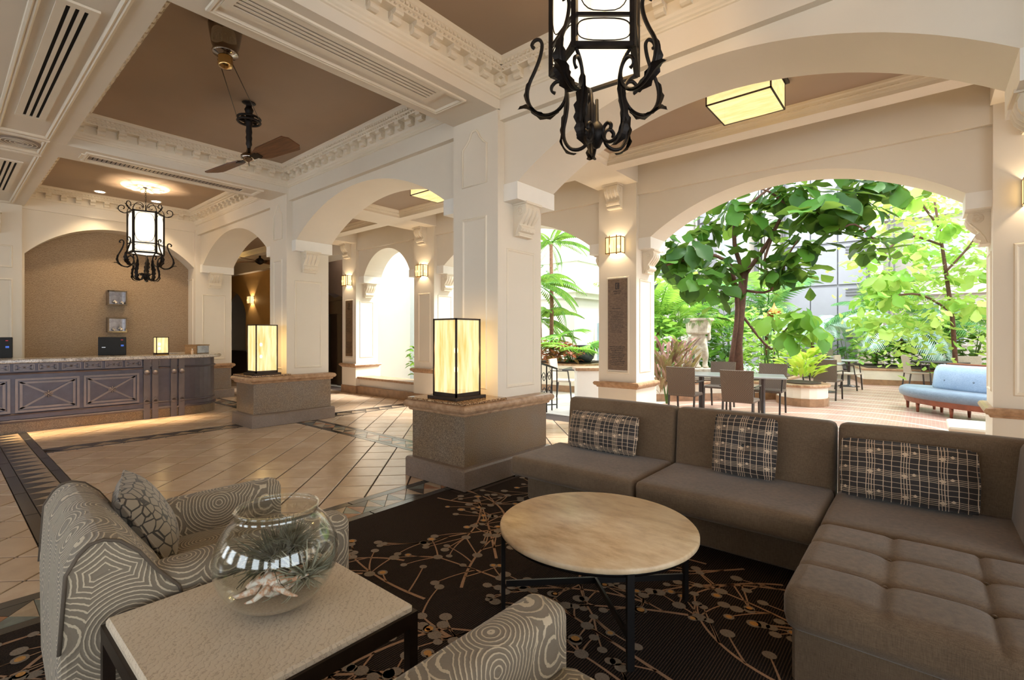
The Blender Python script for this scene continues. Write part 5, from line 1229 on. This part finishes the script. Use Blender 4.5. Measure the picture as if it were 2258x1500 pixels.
def leaf_cloud(parent, spots, L, mat, seed):
    """smaller leaves past the count of single ones, joined"""
    rr = random.Random(seed); m = MB()
    for c, rad, k in spots:
        for _ in range(k):
            p = Vector(c) + Vector((rr.gauss(0, rad), rr.gauss(0, rad), rr.gauss(0, rad * .8))); a = rr.uniform(0, 6.28); e = rr.uniform(-.9, .5)
            d = Vector((math.cos(a) * math.cos(e), math.sin(a) * math.cos(e), math.sin(e))); sd = d.cross(Vector((rr.uniform(-.5, .5), rr.uniform(-.5, .5), 1))).normalized(); nn = sd.cross(d); l = L * rr.uniform(.6, 1.2); w_ = l * .3
            q = [p, p + d * l * .3 + sd * w_ * .5, p + d * l * .7 + sd * w_, p + d * l * .92 + sd * w_ * .5 - nn * .06 * l, p + d * l - nn * .1 * l, p + d * l * .92 - sd * w_ * .5 - nn * .06 * l, p + d * l * .7 - sd * w_, p + d * l * .3 - sd * w_ * .5, p + d * l * .6 - nn * .08 * l]
            m.add(q, [(8, i, i + 1) for i in range(7)] + [(8, 7, 0)])
    tag(m.build('leaf_mass', mat, parent), kind='stuff')
leaf_cloud(fig, [(W(px, py, t + .35), .24, 16) for px, py, t, k, L in CL if py < 660], .38, 'fig_leaf', 61)
leaf_cloud(tr2, [(W(r.uniform(1890, 2175), r.uniform(430, 780), r.uniform(10.8, 12.8)), .3, 20) for _ in range(80)], .2, 'bright_leaf', 62)
# ------------------------------------------------------------------ palms, ferns, shrubs
def frond_mesh(name, n_=26, L=1.0, leaf=.28, droop=.5, w=.018, mat='palm_leaf', tri=False, upright=.9):
    m = MB(); path = []; e = upright; x = z = 0
    for i in range(n_ + 1):
        path.append((x, 0, z)); e -= (upright + droop) / n_; x += math.cos(e) * L / n_; z += math.sin(e) * L / n_
    m.tube(path, [.008 * (1 - .8 * i / n_) for i in range(n_ + 1)], 4)
    for i in range(3, n_ + 1):
        t = i / n_; ll = leaf * (math.sin(PI * min(1, t * .92 + .08)) ** .6); p = Vector(path[i]); d = (Vector(path[i]) - Vector(path[i - 1])).normalized()
        for s_ in (-1, 1):
            o = (d * .6 + Vector((0, s_ * .85, -.22))).normalized(); tip = p + o * ll + Vector((0, 0, -.25 * ll)); mid = p + o * ll * .5
            if tri: wd = d * ll * .2; m.add([p, mid + wd * .5, tip + wd, tip - wd * .9 + Vector((0, 0, -.02))], [(0, 1, 2, 3)])
            else: wd = d * w; m.add([p - wd * .4, mid - wd, tip, mid + wd], [(0, 1, 2, 3)])
    o = m.build(name, mat); return o
FR = {k: hide_proto(frond_mesh('frond', **a)) for k, a in dict(palm=dict(), silver=dict(mat='silver_leaf', droop=.9, leaf=.34, n_=34), fish=dict(tri=True, n_=26, leaf=.12, droop=.9, upright=.35, mat='fern_leaf'), fern=dict(n_=20, leaf=.14, droop=1.0, mat='fern_leaf', w=.02), areca=dict(droop=.2, upright=1.2, leaf=.3, mat='mid_leaf')).items()}
def palm(name, label, base, h, kind, n_, L, seed, trunk='palm_trunk', tr=.07, spread=1.0, cat='palm'):
    rr = random.Random(seed); o = thing(name, label, cat, base)
    if h > .05: m = MB(); m.tube([(0, 0, 0), (.02, .01, h * .5), (0, 0, h)], [tr, tr * .9, tr * .8], 8); m.build('trunk', trunk, o)
    for k in range(n_):
        f = bpy.data.objects.new('frond', FR[kind]); COL.objects.link(f); f.parent = o; f.location = (0, 0, h); f.rotation_euler = Euler((rr.uniform(-.3, .3), rr.uniform(-.5, .5) * spread, 2 * PI * (k + rr.random() * .6) / n_)); s_ = L * rr.uniform(.75, 1.15); f.scale = (s_, s_, s_)
    return o
def bush(name, label, base, R, H, n_, L, mat, seed, outline=OVAL, cat='shrub', stem=True, up=.2, wide=1.0):
    rr = random.Random(seed); o = thing(name, label, cat, base); m = MB()
    for k in range(n_):
        a = rr.uniform(0, 2 * PI); rad = R * math.sqrt(rr.random()); z = H * (.12 + .88 * rr.random()); sh = math.sqrt(max(.05, 1 - ((z / H - .5) * 1.5) ** 2)); p = Vector((math.cos(a) * rad * sh, math.sin(a) * rad * sh, z))
        d = Vector((math.cos(a + rr.uniform(-.8, .8)), math.sin(a + rr.uniform(-.8, .8)), rr.uniform(-.5, .5) + up)).normalized(); sd = d.cross(Vector((0, 0, 1))).normalized(); nn = sd.cross(d); l = L * rr.uniform(.6, 1.2); w_ = l * .24 * wide; tilt = rr.uniform(-.5, .5); sd = (sd * math.cos(tilt) + nn * math.sin(tilt))
        b1 = p + d * l * .35; b2 = p + d * l * .7 - Vector((0, 0, .1 * l)); tip = p + d * l - Vector((0, 0, .28 * l))
        m.add([p, b1 + sd * w_, b2 + sd * w_ * .85, tip, b2 - sd * w_ * .85, b1 - sd * w_, b1 - nn * w_ * .2, b2 - nn * w_ * .2], [(0, 6, 1), (1, 6, 7, 2), (2, 7, 3), (0, 5, 6), (5, 4, 7, 6), (4, 3, 7)])
    m.build('foliage', mat, o)['kind'] = 'stuff'
    if stem:
        m = MB()
        for k in range(4): a = rr.uniform(0, 6.28); m.tube([(0, 0, 0), (math.cos(a) * R * .2, math.sin(a) * R * .2, H * .4), (math.cos(a) * R * .4, math.sin(a) * R * .4, H * .8)], [.02, .014, .006], 5)
        tag(m.build('stem', 'stem_green', o), kind='stuff')
    return o
def at(px, t, z=0): p = W(px, 738.5, t); return (p[0], p[1], z)
# beds with stone kerbs
plain('bed_wall', S(226, 218, 202), .6, var=.04, kind='World')
def bed(name, label, pts, h, cap=.06, over=.05, soil=True, base=.16):
    o = thing(name, label, 'planter', (0, 0, 0)); c = (sum(p[0] for p in pts) / len(pts), sum(p[1] for p in pts) / len(pts))
    def sc2(k): return [(c[0] + (p[0] - c[0]) * (1 + k / math.hypot(p[0] - c[0], p[1] - c[1])), c[1] + (p[1] - c[1]) * (1 + k / math.hypot(p[0] - c[0], p[1] - c[1]))) for p in pts]
    MB().prism(sc2(.02), 0, base).build('base_course', 'brown_tile', o, bevel=.004); MB().prism(pts, base, h - cap).build('wall', 'bed_wall', o); MB().prism(sc2(over), h - cap, h).build('coping', 'cap_stone', o, bevel=.018)
    if soil: MB().prism(sc2(-.12), h, h + .02).build('soil', 'soil', o)
    return o
def oval(cx, cy, rx, ry, rot=0, n_=20): return [(cx + rx * math.cos(a) * math.cos(rot) - ry * math.sin(a) * math.sin(rot), cy + rx * math.cos(a) * math.sin(rot) + ry * math.sin(a) * math.cos(rot)) for a in [2 * PI * k / n_ for k in range(n_)]]
pc = at(1768, 10.3); bed('planter', 'rounded cream planter of lime plants beside the near dining table', oval(pc[0], pc[1], .46, .56, .4), .44)
bush('lime_plant', 'lime green strappy plant in the rounded planter', (pc[0], pc[1], .46), .3, .55, 90, .42, 'lime_leaf', 4, up=.9, cat='plant', stem=False, wide=.55)
g0, g1 = at(1440, 10.6), at(1705, 11.0)
bed('garden_bed', 'long stone edged garden bed holding the fig tree and statue', [(g0[0], g0[1]), (g1[0] + .1, g1[1]), (g1[0] + .2, g1[1] + 2.5), (g0[0] - 1, g0[1] + 4)], .42)
g2 = at(1905, 14.2); bed('garden_bed', 'long low stone bed of palms behind the blue bench', [(g2[0], g2[1]), (g2[0] + 2.6, g2[1] + .5), (g2[0] + 4, g2[1] + 3.5), (g2[0] - .6, g2[1] + 2.5)], .48)
for k, (px, t, z, H, R, nn, L, mt, lab) in enumerate((
    (1690, 11.6, .4, 1.7, .55, 420, .17, 'bright_leaf', 'yellow green small leaved shrub right of the dark fig trunk'), (1445, 12.6, .4, 1.5, .6, 260, .3, 'mid_leaf', 'leafy shrub just right of the plaque pillar'), (1605, 13.2, .4, 1.6, .6, 260, .32, 'mid_leaf', 'leafy shrub between the statue and the fig trunk'),
    (1930, 15.2, .45, 1.1, .6, 240, .24, 'mid_leaf', 'low green shrub in the palm bed, leftmost'), (1990, 15.0, .45, 1.0, .6, 240, .24, 'mid_leaf', 'low green shrub in the palm bed behind the right chair'), (2060, 14.6, .45, 1.5, .8, 260, .34, 'mid_leaf', 'broad leaved shrub behind the dark round table'),
    (2140, 14, .2, 2.0, .9, 260, .36, 'bright_leaf', 'bright broad leaved shrub behind the blue bench'), (1500, 14.5, .2, 3.2, 1.2, 360, .42, 'mid_leaf', 'tall leafy thicket behind the stone statue'), (1620, 15, .2, 3.0, 1.2, 340, .4, 'palm_leaf', 'tall dark thicket behind the fig trunk'), (1740, 17, .0, 1.6, 1.0, 240, .34, 'mid_leaf', 'round shrub behind the far dining tables'),
    (1565, 13.6, .4, 1.0, .5, 200, .26, 'silver_leaf', 'silvery shrub at the foot of the statue'), (1640, 11.0, .42, .35, .3, 120, .12, 'silver_leaf', 'tiny silvery ground plant at the fig trunk'), (1330, 17.5, 3.0, .9, .9, 300, .2, 'palm_leaf', 'green balcony hedge, right part'), (1230, 16.2, 3.0, .85, .9, 300, .2, 'palm_leaf', 'green balcony hedge, left part'),
    (1870, 19, 0, 2.2, .9, 240, .4, 'palm_leaf', 'dark green shrub beside the far buffet counter'))):
    bush('shrub', lab, at(px, t, z), R, H, nn, L, mt, 50 + k)
palm('palm', 'drooping silvery palm in the bed behind the bench', at(1990, 14.8, .45), 1.15, 'silver', 11, 1.9, 11); palm('palm', 'slender green palm behind the silvery palm', at(1930, 16, .45), 1.7, 'palm', 12, 1.9, 12); palm('palm', 'green palm at the right behind the dark round table', at(2090, 14.6, .45), 1.2, 'palm', 12, 1.7, 13, tr=.05)
palm('palm', 'feathery palm left of the statue', at(1490, 13.2, .42), .9, 'areca', 14, 1.7, 14, tr=.1); palm('palm', 'feathery palm behind the fig trunk', at(1690, 14.5, .1), 2.0, 'palm', 12, 2.0, 15); palm('palm', 'tall palm behind the plaque pillar', at(1450, 13.5, .2), 1.6, 'areca', 12, 2.0, 16); palm('palm', 'pale palm far behind the garden shrubs', at(1790, 17.5, 0), 1.6, 'silver', 12, 2.1, 18)
palm('palm', 'broad arching fishtail palm seen through the left garden arch', at(1185, 13.2, .3), 2.5, 'fish', 17, 1.7, 17, tr=.06); palm('palm', 'tall fishtail palm behind the nearest pillar', at(1190, 14.0, .3), 1.6, 'fish', 17, 1.6, 27, tr=.06); palm('palm', 'high fishtail palm reaching into the left garden arch', at(1215, 13.6, .3), 3.7, 'fish', 16, 1.6, 37, tr=.06)
# fan palm
def fan_leaf(name, n_=22, mat='mid_leaf'):
    m = MB()
    for k in range(n_):
        a = -2.3 + 4.6 * k / (n_ - 1); da = 4.6 / (n_ - 1) / 2; L1 = .55; L2 = .95 + .05 * (k % 2)
        p = lambda r_, an, z: (r_ * math.sin(an), r_ * math.cos(an), z)
        m.add([(0, 0, 0), p(L1, a - da, .02), p(L2, a, -.16), p(L1, a + da, .02), p(L1, a, -.03)], [(0, 1, 4), (0, 4, 3), (1, 2, 4), (4, 2, 3)])
    o = m.build(name, mat); me = o.data; bpy.data.objects.remove(o); return me
FAN = fan_leaf('fan_leaf')
fp = at(1262, 12.5, .75); fo_ = thing('fan_palm', 'bright green fan palm seen left of the plaque pillar', 'palm', fp); rr = random.Random(8)
for k in range(9):
    a = 2 * PI * k / 9; e = rr.uniform(.15, 1.1); tip = (math.cos(a) * math.cos(e) * .6, math.sin(a) * math.cos(e) * .6, .25 + math.sin(e) * .6); m = MB(); m.tube([(0, 0, 0), tip], .012, 5); m.build('petiole', 'stem_green', fo_); l = put_leaf(fo_, FAN, tip, (math.cos(a), math.sin(a), .15), .55, rr.uniform(-.3, .3)); l.name = 'fan_leaf'
b0 = at(1240, 12.4); bed('garden_bed', 'raised white bed of red plants seen left of the plaque pillar', [(b0[0] - 1.8, b0[1] - .2), (b0[0] + .6, b0[1] + .1), (b0[0] + .6, b0[1] + 1.6), (b0[0] - 2, b0[1] + 1.6)], .72)
bush('croton', 'dark red and pink leaved plant in the raised white bed', at(1215, 12.7, .72), .55, .55, 260, .2, 'croton_leaf', 90, cat='plant'); bush('croton', 'red leaved plant right of the raised bed', at(1250, 12.5, .72), .4, .45, 160, .2, 'croton_leaf', 91, cat='plant')
bush('cordyline', 'spiky reddish plant behind the near wicker chair', at(1470, 9.9, .05), .34, 1.05, 130, .6, 'red_leaf', 92, up=1.6, cat='plant', wide=.25); bush('cordyline', 'small spiky reddish plant beside the plaque pillar', at(1505, 10.9, .42), .3, .7, 90, .5, 'red_leaf', 93, up=1.6, cat='plant', wide=.25)
plain('rock', S(40, 52, 54), .4, var=.5, sc_=6, kind='World')
bl = thing('glazed_urn', 'dark glossy urn planter left of the plaque pillar', 'urn', at(1288, 12.6, .72)); MB().lathe([(0, 0), (.14, 0), (.24, .12), (.3, .3), (.26, .42), (.29, .46), (.25, .46), (.22, .4), (0, .38)], seg=20).build('urn_body', 'rock', bl)
bush('niche_plant', 'small leafy plant on the sill under the far arch', (-8.75, 7.05, .43), .16, .75, 70, .17, 'mid_leaf', 94, cat='plant')
# ------------------------------------------------------------------ statue with urn planter
n = NT('weathered_stone'); v = n.pos('World'); f = n.noise(v, 9, 5); MAT['weathered_stone'] = n.m; n.set(col=n.ramp(f, [(.3, S(170, 154, 136)), (.6, S(212, 202, 186)), (.8, S(228, 220, 206))]), rough=.85); n.bump(n.noise(v, 60, 3), .3, .006)
sp = at(1540, 11.6, .42); stt = thing('statue_planter', 'weathered stone statue of bare legs carrying an octagonal urn', 'statue', sp, YAW)
MB().box(-.3, -.25, 0, .3, .25, .24, .015).build('pedestal', 'weathered_stone', stt)
m = MB(); m.tube(smoothpath([(-.02, .02, .26), (-.03, .03, .40), (.0, .0, .56), (-.03, -.02, .74), (-.05, 0, .90)], 4), [.055, .06, .065, .06, .06, .065, .075, .08, .085, .09, .105, .12, .13, .13, .14, .14, .14], 12)
m.tube(smoothpath([(.15, .0, .26), (.17, .02, .40), (.15, -.03, .56), (.1, 0, .74), (.06, 0, .90)], 4), [.055, .06, .065, .06, .06, .065, .07, .075, .08, .09, .10, .11, .12, .125, .13, .13, .13], 12)
m.tube([(.0, -.12, .27), (-.03, .02, .28), (-.03, .09, .29)], [.035, .05, .05], 8); m.tube([(.17, -.13, .27), (.16, .0, .28), (.16, .08, .29)], [.035, .05, .05], 8); m.tube([(0, 0, .82), (0, 0, .98), (0, .02, 1.1)], [.17, .17, .15], 14)
m.tube(smoothpath([(-.18, .06, .98), (-.2, .1, .8), (-.22, .1, .6), (-.25, .1, .42), (-.27, .08, .26)], 3), [.06, .055, .055, .06, .06, .06, .065, .07, .07, .075, .08, .085, .09], 8)
m.tube(smoothpath([(.2, .0, 1.15), (.25, -.02, 1.02), (.22, -.05, .9)], 3), .045, 8)
lg = m.build('figure', 'weathered_stone', stt); rm = lg.modifiers.new('remesh', 'REMESH'); rm.mode = 'VOXEL'; rm.voxel_size = .018; rm.use_smooth_shade = True; sm_ = lg.modifiers.new('smooth', 'SMOOTH'); sm_.iterations = 6
def octo(R): return [(R * math.cos(PI / 8 + k * PI / 4), R * math.sin(PI / 8 + k * PI / 4)) for k in range(8)]
m = MB(); P = [[(x, y, z) for x, y in octo(R)] for R, z in ((.22, 1.04), (.27, 1.08), (.285, 1.28), (.30, 1.34), (.345, 1.37), (.345, 1.42), (.30, 1.42), (.28, 1.36))]; v_, f_ = loft(P, False, True, True); m.add(v_, f_); m.build('urn', 'weathered_stone', stt)
tag(palm('fern', 'dark green fern growing in the statue urn', (sp[0], sp[1], sp[2] + 1.38), 0, 'fern', 26, .55, 31, cat='fern'))
# ------------------------------------------------------------------ terrace furniture
n = NT('wicker_brown'); v = n.pos('Object'); ck = n.n('TexChecker', {'Vector': v, 'Scale': 70}).outputs[1]; MAT['wicker_brown'] = n.m; n.set(col=n.mix(ck, S(82, 68, 58), S(112, 96, 82)), rough=.6); n.bump(ck, .4, .004)
plain('chair_steel', S(70, 66, 64), .35, .6)
def wicker_chair(label, loc, rz, group='wicker terrace chairs', col='wicker_brown'):
    o = thing('wicker_chair', label, 'chair', loc, rz, group)
    P = []
    for i in range(7):
        t = i / 6; z = .40 + .50 * t; y = -.22 - .07 * t; w = .225 + .02 * t; P.append([(x * w, y - .03 * (1 - x * x) * t, z) for x in (-1, -.5, 0, .5, 1)])
    m = MB(); v_, f_ = loft(P); m.add(v_, f_); b = m.build('backrest', col, o); so = b.modifiers.new('solid', 'SOLIDIFY'); so.thickness = .03
    MB().box(-.235, -.23, .40, .235, .24, .445, .012).build('seat', col, o)
    for sx in (-1, 1):
        for y, k in ((-.21, -.05), (.21, .03)): m = MB(); m.bar((sx * .215, y + k, 0), (sx * .215, y, .41), .028, .028); m.build('leg', 'chair_steel', o)
        m = MB(); m.bar((sx * .245, -.24, .65), (sx * .245, .18, .65), .03, .018); m.bar((sx * .245, .17, .65), (sx * .235, .2, .41), .022, .022); m.build('arm', 'chair_steel', o)
    return o
# chair faces +Y locally
wc0 = wicker_chair('brown wicker chair nearest the sofa, right of the pair at near table', at(1634, 7.7), math.radians(2))
plain('wicker_pale', S(176, 162, 146), .6, var=.15, sc_=60)
def wchair(label, px, t, rz, z=0):
    o = copy_tree(wc0, None, at(px, t, z), math.radians(rz), label)
    if 'brown' not in label:
        for c in o.children:
            if c.name.split('.')[0] in ('backrest', 'seat'): c.material_slots[0].link = 'OBJECT'; c.material_slots[0].material = MAT['wicker_pale']
    return o
wchair('brown wicker chair nearest the plaque pillar, left of the pair at near table', 1512, 8.5, 2); wchair('brown wicker chair on far side of near table, left of the two', 1585, 9.7, 180); wchair('brown wicker chair on far side of near table, right of the two', 1697, 9.0, 180)
wchair('brown wicker chair right of the rounded lime planter, its back to us', 1826, 11.0, -8); wchair('brown wicker chair partly behind the lime plant', 1758, 12.9, 80); wchair('pale wicker chair right of the second dining table', 1872, 12.9, 260); wchair('pale wicker chair left of the dark round table', 2022, 13.2, -70); wchair('pale wicker chair right of the dark round table', 2150, 12.2, 200)
for px, t, rz, lab in ((1752, 19.5, 10, 'leftmost of the pale chairs among the far buffet tables'), (1778, 17.5, 190, 'pale chair facing us among the far buffet tables, left'), (1800, 19, 20, 'pale chair in the middle of the far buffet tables'), (1815, 17.8, 170, 'pale chair facing us among the far buffet tables, right'), (1765, 21, 0, 'farthest pale chair in front of the white buffet counter')): wchair(lab, px, t, rz)
wchair('grey wicker chair seen between the nearest pillar and the plaque pillar', 1244, 11.0, -75)
plain('table_grey', S(150, 152, 150), .25, var=.06); plain('table_dark', S(60, 54, 52), .3)
def dining_table(label, px, t, sx, sy, rz=0, h=.74, top='table_grey', rnd=False, z=0):
    o = thing('dining_table', label, 'table', at(px, t, z), math.radians(rz))
    if rnd: MB().lathe([(0, h - .03), (sx, h - .03), (sx + .008, h - .015), (sx, h), (0, h)], seg=32).build('tabletop', top, o)
    else: MB().box(-sx, -sy, h - .03, sx, sy, h, .006).build('tabletop', top, o)
    for x in ([0] if rnd or sx < .5 else [-sx * .6, sx * .6]):
        MB().lathe([(0, 0), (.26, 0), (.26, .015), (.06, .035), (.035, .06), (.035, h - .06), (.1, h - .03), (0, h - .03)], (x, 0, 0), 16).build('pedestal', 'table_dark', o)
dining_table('long grey topped dining table between the near wicker chairs', 1612, 8.75, .85, .42, 14); dining_table('grey topped dining table right of the lime planter', 1818, 12.4, .4, .4); dining_table('dark round dining table behind the blue bench', 2075, 13.0, .62, 0, rnd=True, top='table_dark'); dining_table('dark little table by the iron railing', 1285, 10.3, .36, .36, 20, top='table_dark')
for i, (px, t) in enumerate(((1735, 15.5), (1790, 16.5), (1838, 13.9))): dining_table(['far grey table left of the buffet', 'far grey table in front of the buffet', 'far dark fronted table right of the others'][i], px, t, .6, .4, 10)
weave('bench_cloth', S(112, 138, 172), S(176, 196, 220), .8); weave('bench_leather', S(84, 100, 118), S(124, 142, 160), .4, .4); plain('red_wood', S(128, 70, 46), .4, var=.2, sc_=10)
BP = smoothpath([(-.30, 12.75, 0), (-.34, 12.35, 0), (-.1, 11.75, 0), (.43, 11.22, 0), (1.15, 10.85, 0), (2.1, 10.7, 0), (3.0, 10.8, 0)], 5); BP = [(p[0], p[1]) for p in BP]
bn = thing('curved_bench', 'curved blue upholstered bench with tufted back on wooden legs', 'bench', (0, 0, 0))
m = MB(); m.smooth = True; sweep2(m, BP, [(-.62, .27), (-.02, .27), (.02, .30), (.035, .37), (.015, .43), (-.03, .455), (-.62, .455)]); m.build('seat', 'bench_leather', bn); m = MB(); sweep2(m, BP, [(-.56, .17), (-.06, .17), (-.03, .28), (-.56, .28)]); m.build('apron', 'red_wood', bn)
m = MB(); m.smooth = True; sweep2(m, BP[8:], [(-.66, .42), (-.42, .42), (-.39, .5), (-.42, .76), (-.46, .86), (-.53, .90), (-.62, .89), (-.66, .80)]); m.build('backrest', 'bench_cloth', bn); m = MB(); sweep2(m, BP[9:], [(-.74, .87), (-.58, .90), (-.58, .925), (-.74, .925)]); m.build('wood_rail', 'red_wood', bn)
for k in (3, 9, 14, 20, 26):
    a, b = BP[k], BP[k + 1]; d = Vector((b[0] - a[0], b[1] - a[1])).normalized(); 
    for off in (-.1, -.5): MB().lathe([(0, 0), (.02, 0), (.034, .2), (0, .2)], (a[0] + d.y * off, a[1] - d.x * off, 0), 8).build('leg', 'red_wood', bn)
for k in (11, 15, 19, 23):
    a, b = BP[k], BP[k + 1]; d = Vector((b[0] - a[0], b[1] - a[1])).normalized(); MB().lathe([(0, .008), (.016, .004), (.02, 0)], M=T(a[0] - d.y * .405, a[1] + d.x * .405, .62, PI / 2, 0, math.atan2(d.y, d.x)), seg=8).build('button', 'bench_leather', bn)
sl = thing('stone_bench_end', 'pale rounded stone ledge end poking out left of the right pillar', 'ledge', (.40, 8.1, 0)); MB().box(-.1, -.3, 0, .9, .3, .30).build('ledge_wall', 'cap_stone', sl); MB().box(-.18, -.36, .30, .9, .36, .37, .03).build('ledge_cap', 'bed_wall', sl)
# far buffet counter, menu board, lamps
bf = thing('buffet_counter', 'white buffet counter far across the garden court', 'counter', at(1860, 23)); MB().box(-2.6, -.3, 0, 2.2, .5, 1.0).build('counter_body', 'white_trim', bf); MB().box(-2.7, -.4, 1.0, 2.3, .6, 1.06).build('counter_top', 'table_dark', bf)
for k in range(3): MB().box(-.9 + k * .5, -.31, .45, -.5 + k * .5, -.3, .85).build('counter_panel', 'window_glass', bf)
mb_ = thing('menu_board', 'dark menu board with white lines on the far buffet', 'sign', at(1883, 20, .85)); MB().box(-.45, -.03, 0, .45, .03, .62).build('board', 'facade_dark', mb_)
MB().box(-.05, -.05, -.85, .05, .05, 0).build('post', 'table_dark', mb_)
m = MB(); [m.box(-.3 + .03 * (k % 2), -.036, .5 - k * .075, .3 - .06 * (k % 3), -.031, .53 - k * .075) for k in range(6)]; tag(m.build('writing_line', 'white_trim', mb_), kind='stuff')
glow('shade_glow', (1, .97, .92), (1, .97, .92), 1.2, 0)
lm = thing('table_lamp', 'white shaded lamp on the far stone counter', 'lamp', at(1912, 18.5, 1.0)); MB().lathe([(.3, .1), (.2, .5), (.0, .5)], seg=16).build('shade', 'white_trim', lm); MB().lathe([(0, 0), (.1, 0), (.03, .05), (.03, .15), (0, .15)], seg=10).build('base', 'brass', lm)
st_ = bed('stone_counter', 'cream stone pier with a coping beside the palm bed', [tuple(at(1890, 17.6)[:2]), tuple(at(1935, 17.8)[:2]), tuple(at(1940, 19.2)[:2]), tuple(at(1890, 19.2)[:2])], 1.0, soil=False)
plain('copper', S(206, 120, 66), .3, .8, var=.15)
cl_ = thing('copper_lantern', 'copper garden lantern on a post among the fig leaves', 'lamp', at(1707, 12.8)); MB().lathe([(0, 0), (.05, 0), (.03, .05), (.025, 1.62), (0, 1.62)], seg=8).build('post', 'iron', cl_)
m = MB(); m.lathe([(.05, 1.62), (.09, 1.66), (.16, 2.0), (.2, 2.02), (.06, 2.16), (.03, 2.22), (0, 2.3)], seg=6); m.build('lantern_body', 'copper', cl_)
# stair railing left of the sofa
ra = thing('iron_railing', 'black wrought iron stair railing behind the nearest pillar', 'railing', (0, 0, 0)); A, B = at(1180, 8.6), at(1228, 9.6)
m = MB(); m.bar((A[0], A[1], .98), (B[0], B[1], .78), .035, .03); m.bar((A[0], A[1], .2), (B[0], B[1], .08), .02, .02); m.build('handrail', 'iron', ra)
for k in range(5): u = k / 4; x, y = A[0] + (B[0] - A[0]) * u, A[1] + (B[1] - A[1]) * u; MB().bar((x, y, .0), (x, y, .98 - .2 * u), .018, .018).build('baluster', 'iron', ra)
for k in range(3):
    u = (k + .5) / 4; x, y = A[0] + (B[0] - A[0]) * u, A[1] + (B[1] - A[1]) * u; dx, dy = (B[0] - A[0]) / 4, (B[1] - A[1]) / 4
    for z0, sg in ((.38, 1), (.66, -1)): MB().tube([(x + dx * .4 * (1 - i / 14) * math.cos(i * .7) * sg, y + dy * .4 * (1 - i / 14) * math.cos(i * .7) * sg, z0 + .11 * (1 - i / 14) * math.sin(i * .7)) for i in range(14)], .008, 5).build('scroll', 'iron', ra)
lw = thing('low_wall', 'low white garden wall with grey coping left of the plaque pillar', 'wall', at(1310, 8.9), YAW); MB().box(-.32, -.12, .12, .4, .3, .80).build('wall_body', 'white_trim', lw); MB().box(-.36, -.16, .80, .42, .34, .86, .015).build('coping', 'cap_stone', lw); MB().box(-.33, -.13, 0, .41, .3, .12).build('skirting', 'base_stone', lw)
